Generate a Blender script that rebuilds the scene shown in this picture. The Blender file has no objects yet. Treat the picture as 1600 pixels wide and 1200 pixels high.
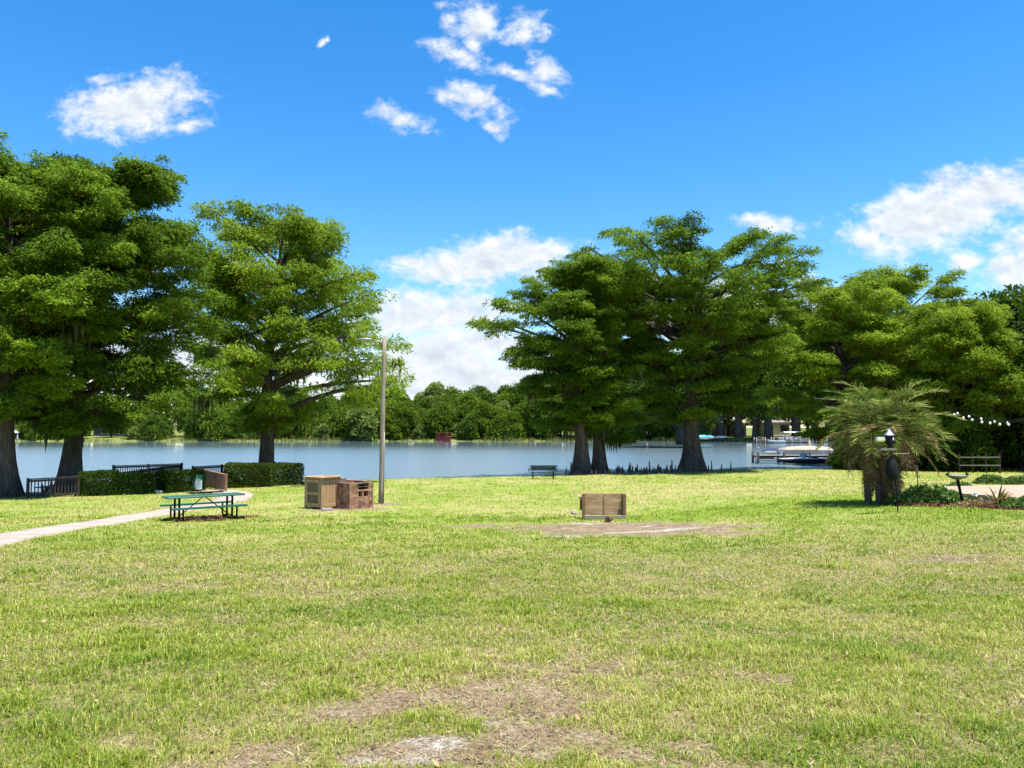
import bpy, math, random
import numpy as np
from mathutils import Vector, Matrix

R = math.radians
C = bpy.context.scene.collection
SC = bpy.context.scene

# ------------------------------------------------------------------ camera, world, sun, exposure
EYE = 3.85                      # height of the lens above the lake surface (z = 0)
PITCH = math.atan2(68, 1202)    # horizon sits a little below the middle
FPX = 1202.0
cam_d = bpy.data.cameras.new('camera')
cam = bpy.data.objects.new('camera', cam_d)
C.objects.link(cam)
cam.location = (0, 0, EYE)
cam.rotation_euler = (R(90) + PITCH, 0, 0)
cam_d.sensor_width = 34.6
cam_d.lens = FPX / 1600 * 34.6
cam_d.clip_start = 0.1
cam_d.clip_end = 9000
SC.camera = cam

SUN_EL, SUN_AZ = 74.0, 124.0    # degrees; azimuth clockwise from +Y (the way the camera looks)
sun_v = Vector((math.cos(R(SUN_EL)) * math.sin(R(SUN_AZ)), math.cos(R(SUN_EL)) * math.cos(R(SUN_AZ)), math.sin(R(SUN_EL))))
sl = bpy.data.lights.new('sun', 'SUN')
sl.energy = 4.9
sl.angle = R(0.5)
sl.color = (1.0, 0.955, 0.88)
so = bpy.data.objects.new('sun', sl)
C.objects.link(so)
so.rotation_euler = (-sun_v).to_track_quat('-Z', 'Y').to_euler()

SC.view_settings.view_transform = 'Standard'
SC.view_settings.look = 'None'
SC.view_settings.exposure = 1.2
SC.view_settings.gamma = 1.0


def ray(px, py):
    cx, cz = (px - 800) / FPX, (600 - py) / FPX
    return Vector((cx, math.cos(PITCH) - cz * math.sin(PITCH), math.sin(PITCH) + cz * math.cos(PITCH)))


def at_depth(px, py, d):
    v = ray(px, py)
    return Vector((v.x / v.y * d, d, EYE + v.z / v.y * d))


class NT:
    """small helper for node trees"""
    def __init__(s, tree):
        s.t = tree

    def n(s, typ, **kw):
        nd = s.t.nodes.new(typ)
        for k, v in kw.items():
            if k == 'inp':
                for a, b in v.items():
                    nd.inputs[a].default_value = b
            else:
                setattr(nd, k, v)
        return nd

    def l(s, a, b):
        s.t.links.new(a, b)

    def math(s, op, a, b=None, clamp=False):
        nd = s.n('ShaderNodeMath', operation=op, use_clamp=clamp)
        for i, q in enumerate((a, b)):
            if q is None:
                continue
            if isinstance(q, (int, float)):
                nd.inputs[i].default_value = q
            else:
                s.l(q, nd.inputs[i])
        return nd.outputs[0]

    def mix(s, fac, a, b, blend='MIX'):
        nd = s.n('ShaderNodeMix', data_type='RGBA', blend_type=blend)
        for sock, q in ((nd.inputs['Factor'], fac), (nd.inputs['A'], a), (nd.inputs['B'], b)):
            pass
        ins = [i for i in nd.inputs if i.enabled]
        for i, q in zip(ins, (fac, a, b)):
            if isinstance(q, (int, float)):
                i.default_value = q
            elif isinstance(q, tuple):
                i.default_value = q if len(q) == 4 else (*q, 1)
            else:
                s.l(q, i)
        return [o for o in nd.outputs if o.enabled][0]

    def ramp(s, fac, stops, interp='LINEAR'):
        nd = s.n('ShaderNodeValToRGB')
        nd.color_ramp.interpolation = interp
        e = nd.color_ramp.elements
        while len(e) < len(stops):
            e.new(0.5)
        for k, (p, c) in enumerate(stops):
            e[k].position = p
            e[k].color = (*c, 1) if len(c) == 3 else c
        s.l(fac, nd.inputs[0])
        return nd.outputs[0]

    def noise(s, vec, scale, detail=4, rough=0.55, dist=0.0):
        nd = s.n('ShaderNodeTexNoise', inp={'Scale': scale, 'Detail': detail, 'Roughness': rough, 'Distortion': dist})
        if vec is not None:
            s.l(vec, nd.inputs['Vector'])
        return nd.outputs['Fac']


# cloud layout: each puff is an ellipse in direction space (x/y, z/y); given as centre, half sizes, tilt, strength
PUFFS = [  # px, py, rx, ry, tilt(deg), strength
    (205, 160, 108, 46, -6, 1.0), (165, 122, 50, 14, -8, .42), (262, 135, 46, 26, -25, .62), (300, 188, 30, 14, 0, .7),
    (747, 38, 36, 42, 10, .9), (706, 38, 26, 26, 0, .42), (820, 42, 46, 30, -15, .5), (742, 72, 22, 24, 0, .55),
    (712, 88, 60, 18, 24, .62), (790, 118, 60, 14, 14, .52), (856, 112, 40, 24, 35, .62), (850, 145, 30, 16, 20, .48),
    (745, 160, 62, 22, 25, .56), (700, 145, 40, 16, 20, .46), (776, 202, 26, 15, 10, .52), (630, 180, 54, 22, 20, .52),
    (503, 66, 8, 15, 35, .42), (512, 60, 7, 9, 0, .36), (692, 12, 22, 12, 0, .36),
    (770, 408, 140, 36, -6, 1.0), (690, 415, 90, 24, -4, .8), (640, 405, 50, 14, 0, .6), (700, 425, 90, 26, 0, .8), (840, 392, 80, 24, -8, .9),
    (690, 490, 150, 44, 0, .95), (640, 500, 120, 40, 0, .95), (760, 540, 170, 26, 4, .8), (680, 560, 120, 42, 4, 1.0), (760, 588, 200, 30, 3, .95), (640, 590, 160, 36, 0, .9),
    (1470, 335, 150, 50, -14, 1.0), (1400, 335, 84, 40, -18, .9), (1540, 300, 110, 36, -4, 1.0), (1350, 365, 46, 22, -10, .6),
    (1510, 398, 46, 18, 0, .52), (1600, 410, 80, 36, -22, 1.0), (1200, 356, 52, 16, 8, .7), (1640, 380, 80, 40, -10, 1.0),
    (800, 600, 560, 60, 0, .9), (0, 540, 330, 90, 0, .85), (1750, 520, 300, 90, 0, .85), (340, 560, 330, 66, 0, .85), (1150, 500, 260, 74, 0, .85), (1500, 560, 420, 54, 0, .7), (-500, 400, 300, 90, 0, .8), (2100, 380, 300, 90, 0, .8),
]


def build_world():
    w = bpy.data.worlds.new('World')
    SC.world = w
    w.use_nodes = True
    t = w.node_tree
    for nd in list(t.nodes):
        t.nodes.remove(nd)
    # group: density of the clouds along a direction
    g = bpy.data.node_groups.new('cloud_field', 'ShaderNodeTree')
    g.interface.new_socket('Vector', in_out='INPUT', socket_type='NodeSocketVector')
    g.interface.new_socket('Density', in_out='OUTPUT', socket_type='NodeSocketFloat')
    g.interface.new_socket('Body', in_out='OUTPUT', socket_type='NodeSocketFloat')
    g.interface.new_socket('Sunward', in_out='OUTPUT', socket_type='NodeSocketFloat')
    q = NT(g)
    gi, go = q.n('NodeGroupInput'), q.n('NodeGroupOutput')
    vec = gi.outputs[0]
    warp = q.n('ShaderNodeTexNoise', inp={'Scale': 9.0, 'Detail': 3.0, 'Roughness': .5})
    q.l(vec, warp.inputs['Vector'])
    off = q.n('ShaderNodeVectorMath', operation='SUBTRACT')
    q.l(warp.outputs['Color'], off.inputs[0])
    off.inputs[1].default_value = (.5, .5, .5)
    sc = q.n('ShaderNodeVectorMath', operation='SCALE')
    q.l(off.outputs[0], sc.inputs[0])
    sc.inputs['Scale'].default_value = .045
    ad = q.n('ShaderNodeVectorMath', operation='ADD')
    q.l(vec, ad.inputs[0])
    q.l(sc.outputs[0], ad.inputs[1])
    best = None
    for (px, py, rx, ry, tilt, st) in PUFFS:
        v = ray(px, py)
        m = q.n('ShaderNodeMapping', vector_type='TEXTURE')
        m.inputs['Location'].default_value = (v.x / v.y, v.z / v.y, 0)
        m.inputs['Rotation'].default_value = (0, 0, R(-tilt))
        m.inputs['Scale'].default_value = (rx * (1.3 if st > .75 else 1.8) / FPX, ry * (1.3 if st > .75 else 1.9) / FPX, 1)
        if best is None:
            q.l(ad.outputs[0], m.inputs['Vector'])
        else:                       # chained one after the other, so the shader stack stays small
            ma = q.n('ShaderNodeVectorMath', operation='MULTIPLY_ADD')
            q.l(best, ma.inputs[0])
            ma.inputs[1].default_value = (1e-7, 1e-7, 0)
            q.l(ad.outputs[0], ma.inputs[2])
            q.l(ma.outputs[0], m.inputs['Vector'])
        ln = q.n('ShaderNodeVectorMath', operation='LENGTH')
        q.l(m.outputs[0], ln.inputs[0])
        e = q.math('MULTIPLY_ADD', ln.outputs['Value'], -1.0)
        e.node.inputs[2].default_value = 1.0
        e = q.math('ADD', e, (st - 1.0) * 0.80)
        if best is None:
            best = e
        else:
            nd = q.n('ShaderNodeMath', operation='SMOOTH_MAX')
            nd.inputs[2].default_value = 0.12
            q.l(best, nd.inputs[0])
            q.l(e, nd.inputs[1])
            best = nd.outputs[0]
    mp = q.n('ShaderNodeMapping')
    mp.inputs['Scale'].default_value = (1, 1.5, 1)
    q.l(vec, mp.inputs['Vector'])
    n1 = q.noise(mp.outputs[0], 20.0, 9, .62, .25)
    n2 = q.noise(mp.outputs[0], 55.0, 6, .62, .3)
    nn = q.math('ADD', q.math('MULTIPLY', q.math('SUBTRACT', n1, .5), 1.35), q.math('MULTIPLY', q.math('SUBTRACT', n2, .5), .85))
    body = q.math('ADD', q.math('MAXIMUM', best, -1.6), nn)
    ms = q.n('ShaderNodeMapRange', interpolation_type='SMOOTHSTEP')
    ms.inputs['From Min'].default_value = -.02
    ms.inputs['From Max'].default_value = .72
    q.l(body, ms.inputs['Value'])
    q.l(ms.outputs[0], go.inputs[0])
    q.l(q.math('ADD', q.math('MAXIMUM', best, -1.6), q.math('MULTIPLY', q.math('SUBTRACT', n1, .5), 1.35)), go.inputs[1])
    up = q.n('ShaderNodeVectorMath', operation='ADD')      # the same noise a little nearer the sun: tells lit tops from bases
    q.l(mp.outputs[0], up.inputs[0])
    up.inputs[1].default_value = (.006, .020, 0)
    n3 = q.noise(up.outputs[0], 20.0, 5, .62, .25)
    bd = q.math('ADD', q.math('MAXIMUM', best, -1.6), q.math('MULTIPLY', q.math('SUBTRACT', n3, .5), 1.35))
    q.l(bd, go.inputs[2])
    # world
    k = NT(t)
    out = k.n('ShaderNodeOutputWorld')
    bg = k.n('ShaderNodeBackground')
    sky = k.n('ShaderNodeTexSky', sky_type='NISHITA', sun_disc=False, sun_elevation=R(SUN_EL), sun_rotation=R(SUN_AZ))
    sky.air_density, sky.dust_density, sky.ozone_density = 1.0, 0.25, 3.0
    hs = k.n('ShaderNodeHueSaturation')
    hs.inputs['Saturation'].default_value = 1.38
    hs.inputs['Value'].default_value = 1.0
    k.l(sky.outputs[0], hs.inputs['Color'])
    tc = k.n('ShaderNodeTexCoord')
    sx = k.n('ShaderNodeSeparateXYZ')
    k.l(tc.outputs['Generated'], sx.inputs[0])
    ay = k.math('MAXIMUM', k.math('ABSOLUTE', sx.outputs['Y']), .08)
    cb = k.n('ShaderNodeCombineXYZ')
    k.l(k.math('DIVIDE', sx.outputs['X'], ay), cb.inputs[0])
    k.l(k.math('DIVIDE', sx.outputs['Z'], ay), cb.inputs[1])
    a = k.n('ShaderNodeGroup')
    a.node_tree = g
    k.l(cb.outputs[0], a.inputs[0])
    lit = k.math('MULTIPLY', k.math('SUBTRACT', a.outputs['Body'], a.outputs['Sunward']), .30)
    under = k.math('MULTIPLY', k.math('MAXIMUM', a.outputs['Sunward'], 0), -.16)
    lum = k.math('ADD', k.math('ADD', lit, under), .98)
    lum = k.math('MINIMUM', k.math('MAXIMUM', lum, .66), 1.04)
    cc = k.mix(k.math('MULTIPLY', k.math('SUBTRACT', lum, .66), 3.0, True), (3.55, 4.15, 4.9), (4.45, 4.5, 4.55))
    cm = k.n('ShaderNodeVectorMath', operation='SCALE')
    k.l(cc, cm.inputs[0])
    k.l(lum, cm.inputs['Scale'])
    den = k.math('MULTIPLY', a.outputs['Density'], k.math('GREATER_THAN', sx.outputs['Z'], -.01))
    col = k.mix(den, hs.outputs[0], cm.outputs[0])
    k.l(col, bg.inputs['Color'])
    bg.inputs['Strength'].default_value = 0.106
    k.l(bg.outputs[0], out.inputs['Surface'])


build_world()

# ------------------------------------------------------------------ helpers: noise, meshes, things
rng = np.random.default_rng(7)
random.seed(7)


def vnoise(x, y, seed=0):
    x, y = np.asarray(x, float), np.asarray(y, float)
    xi, yi = np.floor(x).astype(np.int64), np.floor(y).astype(np.int64)
    fx, fy = x - xi, y - yi
    fx, fy = fx * fx * (3 - 2 * fx), fy * fy * (3 - 2 * fy)

    def h(a, b):
        n = (a * 374761393 + b * 668265263 + seed * 1442695041) & 0xffffffff
        n = ((n ^ (n >> 13)) * 1274126177) & 0xffffffff
        return ((n ^ (n >> 16)) & 0xffff) / 65535.0
    a, b, c, d = h(xi, yi), h(xi + 1, yi), h(xi, yi + 1), h(xi + 1, yi + 1)
    return (a * (1 - fx) + b * fx) * (1 - fy) + (c * (1 - fx) + d * fx) * fy


def fbm(x, y, seed=0, oct=4, rough=.5):
    x, y = np.asarray(x, float), np.asarray(y, float)
    s, a, t = 0, 1.0, 0
    for o in range(oct):
        s = s + a * vnoise(x * 2 ** o, y * 2 ** o, seed + o * 17)
        t += a
        a *= rough
    return s / t


def sstep(a, b, x):
    t = np.clip((np.asarray(x, float) - a) / (b - a), 0, 1)
    return t * t * (3 - 2 * t)


def mesh_np(name, V, F, mat, parent=None, attrs=None, smooth=False):
    V = np.ascontiguousarray(V, dtype=np.float32)
    F = np.ascontiguousarray(F, dtype=np.int32)
    me = bpy.data.meshes.new(name)
    me.vertices.add(len(V))
    me.vertices.foreach_set('co', V.ravel())
    k = F.shape[1]
    me.loops.add(F.size)
    me.loops.foreach_set('vertex_index', F.ravel())
    me.polygons.add(len(F))
    me.polygons.foreach_set('loop_start', np.arange(0, F.size, k, dtype=np.int32))
    if smooth:
        me.polygons.foreach_set('use_smooth', np.ones(len(F), dtype=bool))
    for an, (typ, arr) in (attrs or {}).items():
        at = me.attributes.new(an, typ, 'POINT')
        arr = np.ascontiguousarray(arr, dtype=np.float32)
        at.data.foreach_set('color' if typ == 'FLOAT_COLOR' else 'value', arr.ravel())
    me.update(calc_edges=True)
    me.materials.append(mat)
    o = bpy.data.objects.new(name, me)
    C.objects.link(o)
    if parent is not None:
        o.parent = parent
    return o


class MB:
    def __init__(s):
        s.v, s.f = [], []

    def add(s, vs, fs):
        o = len(s.v)
        s.v += [tuple(p) for p in vs]
        s.f += [tuple(i + o for i in f) for f in fs]
        return s

    def box(s, c, size, rz=0.0, rot=None, taper=1.0):
        hx, hy, hz = size[0] / 2, size[1] / 2, size[2] / 2
        m = (rot if rot is not None else Matrix.Rotation(rz, 3, 'Z'))
        vs = []
        for sz in (-1, 1):
            k = taper if sz > 0 else 1
            for sx, sy in ((-1, -1), (1, -1), (1, 1), (-1, 1)):
                vs.append(Vector(c) + m @ Vector((sx * hx * k, sy * hy * k, sz * hz)))
        return s.add(vs, [(0, 3, 2, 1), (4, 5, 6, 7), (0, 1, 5, 4), (1, 2, 6, 5), (2, 3, 7, 6), (3, 0, 4, 7)])

    def bar(s, a, b, w, h, up=(0, 0, 1)):
        a, b = Vector(a), Vector(b)
        d = b - a
        z = d.normalized()
        u = Vector(up)
        if abs(z.dot(u)) > .98:
            u = Vector((1, 0, 0))
        x = z.cross(u).normalized()
        y = x.cross(z)
        rot = Matrix((x, z, y)).transposed()
        return s.box((a + b) / 2, (w, d.length, h), rot=rot)

    def tube(s, pts, rad, n=6, cap=True):
        pts = [Vector(p) for p in pts]
        if not hasattr(rad, '__len__'):
            rad = [rad] * len(pts)
        o = len(s.v)
        ref = Vector((.31, .17, .93)).normalized()
        for i, p in enumerate(pts):
            t = (pts[min(i + 1, len(pts) - 1)] - pts[max(i - 1, 0)]).normalized()
            u = ref if abs(t.dot(ref)) < .95 else Vector((1, 0, 0))
            x = t.cross(u).normalized()
            y = t.cross(x)
            for k in range(n):
                a = 2 * math.pi * k / n
                s.v.append(tuple(p + (x * math.cos(a) + y * math.sin(a)) * rad[i]))
        for i in range(len(pts) - 1):
            for k in range(n):
                k2 = (k + 1) % n
                s.f.append((o + i * n + k, o + i * n + k2, o + (i + 1) * n + k2, o + (i + 1) * n + k))
        if cap:
            s.f.append(tuple(o + k for k in range(n))[::-1])
            s.f.append(tuple(o + (len(pts) - 1) * n + k for k in range(n)))
        return s

    def lathe(s, c, prof, n=20):
        c = Vector(c)
        o = len(s.v)
        for (r, z) in prof:
            for k in range(n):
                a = 2 * math.pi * k / n
                s.v.append((c.x + r * math.cos(a), c.y + r * math.sin(a), c.z + z))
        for i in range(len(prof) - 1):
            for k in range(n):
                k2 = (k + 1) % n
                s.f.append((o + i * n + k, o + i * n + k2, o + (i + 1) * n + k2, o + (i + 1) * n + k))
        s.f.append(tuple(o + k for k in range(n))[::-1])
        s.f.append(tuple(o + (len(prof) - 1) * n + k for k in range(n)))
        return s

    def build(s, name, mat, parent=None, smooth=False, bevel=0.0):
        me = bpy.data.meshes.new(name)
        me.from_pydata(s.v, [], s.f)
        me.update()
        if smooth:
            me.polygons.foreach_set('use_smooth', [True] * len(me.polygons))
        me.materials.append(mat)
        o = bpy.data.objects.new(name, me)
        C.objects.link(o)
        if parent is not None:
            o.parent = parent
        if bevel:
            bv = o.modifiers.new('bevel', 'BEVEL')
            bv.width = bevel
            bv.segments = 2
            bv.limit_method = 'ANGLE'
        return o


def tag(o, label=None, cat=None, group=None, kind=None):
    if label:
        o['label'] = label
    if cat:
        o['category'] = cat
    if group:
        o['group'] = group
    if kind:
        o['kind'] = kind
    return o


def thing(name, label, cat, loc=(0, 0, 0), rz=0.0, group=None):
    o = bpy.data.objects.new(name, None)
    o.empty_display_size = .2
    C.objects.link(o)
    o.location = loc
    o.rotation_euler = (0, 0, rz)
    return tag(o, label, cat, group)


def dup(root, loc, rz=0.0, scale=None, label=None, group=None):
    r = root.copy()
    C.objects.link(r)
    r.location = loc
    r.rotation_euler = (0, 0, rz)
    if scale is not None:
        r.scale = scale
    if label:
        r['label'] = label
    if group:
        r['group'] = group
    for ch in list(root.children):
        c = ch.copy()
        C.objects.link(c)
        c.parent = r
        for gch in list(ch.children):
            d = gch.copy()
            C.objects.link(d)
            d.parent = c
    return r


# ------------------------------------------------------------------ materials
def new_mat(name):
    m = bpy.data.materials.new(name)
    m.use_nodes = True
    for nd in list(m.node_tree.nodes):
        m.node_tree.nodes.remove(nd)
    k = NT(m.node_tree)
    out = k.n('ShaderNodeOutputMaterial')
    return m, k, out


def surf(name, stops, scale=6.0, stretch=(1, 1, 1), rough=.75, detail=5, bump=0.25, bump_scale=None, metal=0.0, spec=.35, coord='Object', rotz=0.0):
    """noise-driven colour + bump on a principled surface"""
    m, k, out = new_mat(name)
    p = k.n('ShaderNodeBsdfPrincipled')
    p.inputs['Roughness'].default_value = rough
    p.inputs['Metallic'].default_value = metal
    p.inputs['Specular IOR Level'].default_value = spec
    tc = k.n('ShaderNodeTexCoord')
    mp = k.n('ShaderNodeMapping')
    mp.inputs['Scale'].default_value = stretch
    mp.inputs['Rotation'].default_value = (0, 0, rotz)
    k.l(tc.outputs[coord], mp.inputs['Vector'])
    f = k.noise(mp.outputs[0], scale, detail, .62)
    f2 = k.noise(mp.outputs[0], scale * .23, 3, .5)
    ff = k.math('ADD', k.math('MULTIPLY', f, .65), k.math('MULTIPLY', f2, .35))
    n = len(stops)
    col = k.ramp(ff, [(.32 + .36 * i / max(1, n - 1), c) for i, c in enumerate(stops)])
    k.l(col, p.inputs['Base Color'])
    if bump:
        b = k.n('ShaderNodeBump')
        b.inputs['Strength'].default_value = bump
        b.inputs['Distance'].default_value = .02
        k.l(k.noise(mp.outputs[0], bump_scale or scale * 2, 4, .6), b.inputs['Height'])
        k.l(b.outputs[0], p.inputs['Normal'])
    k.l(p.outputs[0], out.inputs['Surface'])
    return m


def leaf_mat(name, stops, trans=.35, rough=.6, spec=.12, attr='tint', vary=.16):
    m, k, out = new_mat(name)
    a = k.n('ShaderNodeAttribute', attribute_name=attr)
    oi = k.n('ShaderNodeObjectInfo')
    f = k.math('ADD', a.outputs['Fac'], k.math('MULTIPLY', k.math('SUBTRACT', oi.outputs['Random'], .5), vary), True)
    col = k.ramp(f, [(i / (len(stops) - 1), c) for i, c in enumerate(stops)])
    p = k.n('ShaderNodeBsdfPrincipled')
    p.inputs['Roughness'].default_value = rough
    p.inputs['Specular IOR Level'].default_value = spec
    k.l(col, p.inputs['Base Color'])
    t = k.n('ShaderNodeBsdfTranslucent')
    k.l(k.mix(.5, col, (.9, 1.0, .35), 'MULTIPLY'), t.inputs['Color'])
    tg = k.n('ShaderNodeHueSaturation')
    tg.inputs['Value'].default_value = 1.5
    k.l(col, tg.inputs['Color'])
    k.l(tg.outputs[0], t.inputs['Color'])
    mx = k.n('ShaderNodeMixShader')
    mx.inputs[0].default_value = trans
    k.l(p.outputs[0], mx.inputs[1])
    k.l(t.outputs[0], mx.inputs[2])
    k.l(mx.outputs[0], out.inputs['Surface'])
    return m


M = {}
M['cypress_leaf'] = leaf_mat('cypress_leaf', [(.026, .060, .003), (.104, .180, .010), (.205, .300, .020)], trans=.4)
M['pale_leaf'] = leaf_mat('pale_leaf', [(.060, .108, .004), (.172, .255, .014), (.290, .370, .030)], trans=.45)
M['oak_leaf'] = leaf_mat('oak_leaf', [(.014, .034, .004), (.044, .088, .008), (.110, .170, .016)], trans=.28, rough=.55, spec=.10)  # oaks and thicket; also lends the left hedges a shaded tone
M['far_leaf'] = leaf_mat('far_leaf', [(.028, .062, .006), (.090, .152, .010), (.185, .252, .020)], trans=.3, vary=.5)
M['far_leaf_pale'] = leaf_mat('far_leaf_pale', [(.070, .115, .025), (.150, .210, .040), (.240, .290, .075)], trans=.3, vary=.4)
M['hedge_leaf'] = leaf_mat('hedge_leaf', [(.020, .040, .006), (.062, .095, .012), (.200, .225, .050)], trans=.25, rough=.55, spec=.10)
M['moss'] = leaf_mat('moss', [(.030, .036, .018), (.058, .064, .030), (.10, .105, .052)], trans=.25, rough=.9, spec=.05)
M['palm_leaf'] = leaf_mat('palm_leaf', [(.048, .085, .012), (.150, .195, .032), (.38, .34, .12)], trans=.25)
M['dead_palm'] = leaf_mat('dead_palm', [(.085, .050, .026), (.24, .155, .075), (.44, .32, .17)], trans=.2, rough=.8, spec=.1)
M['shrub_leaf'] = leaf_mat('shrub_leaf', [(.03, .07, .012), (.075, .145, .02), (.17, .24, .05)], trans=.25, rough=.4, spec=.4)
M['croton_leaf'] = leaf_mat('croton_leaf', [(.05, .035, .02), (.16, .13, .03), (.33, .30, .07)], trans=.2, rough=.35, spec=.5)
M['reed_leaf'] = leaf_mat('reed_leaf', [(.12, .14, .03), (.22, .22, .06), (.34, .30, .11)], trans=.3)
M['bark'] = surf('bark', [(.028, .022, .019), (.070, .056, .047), (.15, .125, .108)], 5, (3, 3, .35), .92, bump=.9, spec=.1)
M['dark_bark'] = surf('dark_bark', [(.03, .024, .019), (.075, .060, .048), (.15, .125, .105)], 5, (3, 3, .5), .92, bump=.8, spec=.1)
M['knee'] = surf('knee', [(.05, .035, .028), (.10, .075, .06), (.17, .135, .11)], 9, (2, 2, .6), .9, bump=.6, spec=.1)
M['pole_wood'] = surf('pole_wood', [(.15, .12, .085), (.25, .205, .15), (.36, .31, .24)], 9, (4, 4, .25), .85, bump=.35)
M['old_wood'] = surf('old_wood', [(.24, .14, .070), (.43, .265, .145), (.58, .40, .24)], 7, (.6, 5, 5), .85, bump=.4)
M['post_wood'] = surf('post_wood', [(.13, .065, .03), (.23, .125, .062), (.33, .20, .11)], 7, (5, 5, .5), .8, bump=.4)
M['grey_wood'] = surf('grey_wood', [(.16, .13, .105), (.26, .215, .175), (.38, .33, .28)], 8, (.6, 5, 5), .9, bump=.4)
M['cab_wood'] = surf('cab_wood', [(.23, .142, .065), (.335, .215, .105), (.43, .30, .16)], 6, (4, 4, .6), .7, bump=.2)
M['cab_panel'] = surf('cab_panel', [(.085, .06, .03), (.14, .10, .05), (.19, .14, .075)], 6, (4, 4, .6), .75, bump=.2)
M['dock_wood'] = surf('dock_wood', [(.018, .013, .011), (.036, .026, .021), (.066, .048, .038)], 6, (3, 3, .6), .85, bump=.3)
M['rail_wood'] = surf('rail_wood', [(.15, .075, .042), (.25, .135, .08), (.35, .21, .13)], 6, (3, 3, .5), .8, bump=.3)
M['green_coat'] = surf('green_coat', [(.003, .062, .040), (.004, .085, .054), (.008, .105, .068)], 30, (1, 1, 1), .38, bump=.05, spec=.5)
M['black_metal'] = surf('black_metal', [(.006, .007, .007), (.010, .012, .011), (.018, .02, .019)], 20, (1, 1, 1), .6, bump=.05, spec=.08)
M['dark_green_metal'] = surf('dark_green_metal', [(.008, .014, .012), (.012, .020, .017), (.018, .028, .024)], 20, (1, 1, 1), .6, bump=.05, spec=.08)
M['grey_metal'] = surf('grey_metal', [(.18, .18, .17), (.28, .28, .27), (.38, .38, .37)], 20, (1, 1, 1), .45, metal=.6, bump=.08)
M['white_paint'] = surf('white_paint', [(.62, .62, .60), (.74, .74, .72), (.80, .80, .78)], 9, (1, 1, 1), .5, bump=.05)
M['white_sign'] = surf('white_sign', [(.60, .66, .66), (.70, .75, .75), (.78, .80, .80)], 14, (1, .4, 3), .5, bump=0)
M['faint_print'] = surf('faint_print', [(.30, .36, .37), (.38, .44, .45)], 14, (1, 1, 1), .5, bump=0)
M['sign_green'] = surf('sign_green', [(.005, .11, .075), (.008, .15, .10)], 14, (1, 1, 1), .4, bump=0)
M['tan_cover'] = surf('tan_cover', [(.28, .21, .155), (.36, .28, .21), (.43, .34, .26)], 3, (1, 1, 1), .8, bump=.4)
M['teal_cover'] = surf('teal_cover', [(.02, .30, .33), (.05, .42, .45), (.10, .55, .56)], 3, (1, 1, 1), .6, bump=.3)
M['blue_cover'] = surf('blue_cover', [(.010, .022, .055), (.016, .034, .085)], 3, (1, 1, 1), .7, bump=.3)
M['hull_white'] = surf('hull_white', [(.62, .62, .62), (.72, .72, .72), (.8, .8, .8)], 3, (1, 1, 1), .3, bump=0, spec=.5)
M['hull_dark'] = surf('hull_dark', [(.02, .03, .05), (.035, .05, .08)], 3, (1, 1, 1), .3, bump=0, spec=.5)
M['alu'] = surf('alu', [(.45, .46, .47), (.58, .59, .6), (.68, .69, .70)], 6, (1, 1, 1), .35, metal=.7, bump=0)
M['dark_glass'] = surf('dark_glass', [(.012, .015, .018), (.03, .035, .04)], 3, (1, 1, 1), .12, bump=0, spec=.6)
M['stucco'] = surf('stucco', [(.58, .54, .47), (.66, .62, .55), (.72, .68, .61)], 12, (1, 1, 1), .85, bump=.1)
M['peach_wall'] = surf('peach_wall', [(.72, .64, .58), (.78, .71, .66)], 12, (1, 1, 1), .85, bump=.1)
M['blue_wall'] = surf('blue_wall', [(.05, .06, .09), (.08, .09, .13)], 12, (1, 1, 1), .8, bump=.1)
M['roof'] = surf('roof', [(.14, .12, .11), (.22, .20, .18), (.30, .28, .26)], 9, (1, 1, 1), .9, bump=.3)
M['red_paint'] = surf('red_paint', [(.16, .02, .018), (.24, .035, .03)], 9, (1, 1, 1), .7, bump=.1)
M['patio'] = surf('patio', [(.25, .165, .115), (.34, .235, .165), (.42, .30, .22)], 3.2, (1, 1, 1), .85, bump=.15)
M['concrete'] = surf('concrete', [(.25, .19, .155), (.33, .262, .215), (.39, .32, .27)], 5, (1, 1, 1), .88, detail=8, bump=.2, coord='Object')
M['stone'] = surf('stone', [(.20, .175, .145), (.28, .25, .21), (.36, .33, .29)], 12, (1, 1, 1), .9, bump=.5)
M['frosted_globe'] = surf('frosted_globe', [(.72, .72, .70), (.80, .80, .78)], 6, (1, 1, 1), .2, bump=0, spec=.6)
M['yellow_plastic'] = surf('yellow_plastic', [(.42, .44, .05), (.55, .56, .09)], 6, (1, 1, 1), .4, bump=0)
M['petal'] = surf('petal', [(.75, .74, .70), (.82, .81, .78)], 9, (1, 1, 1), .6, bump=0)


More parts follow.
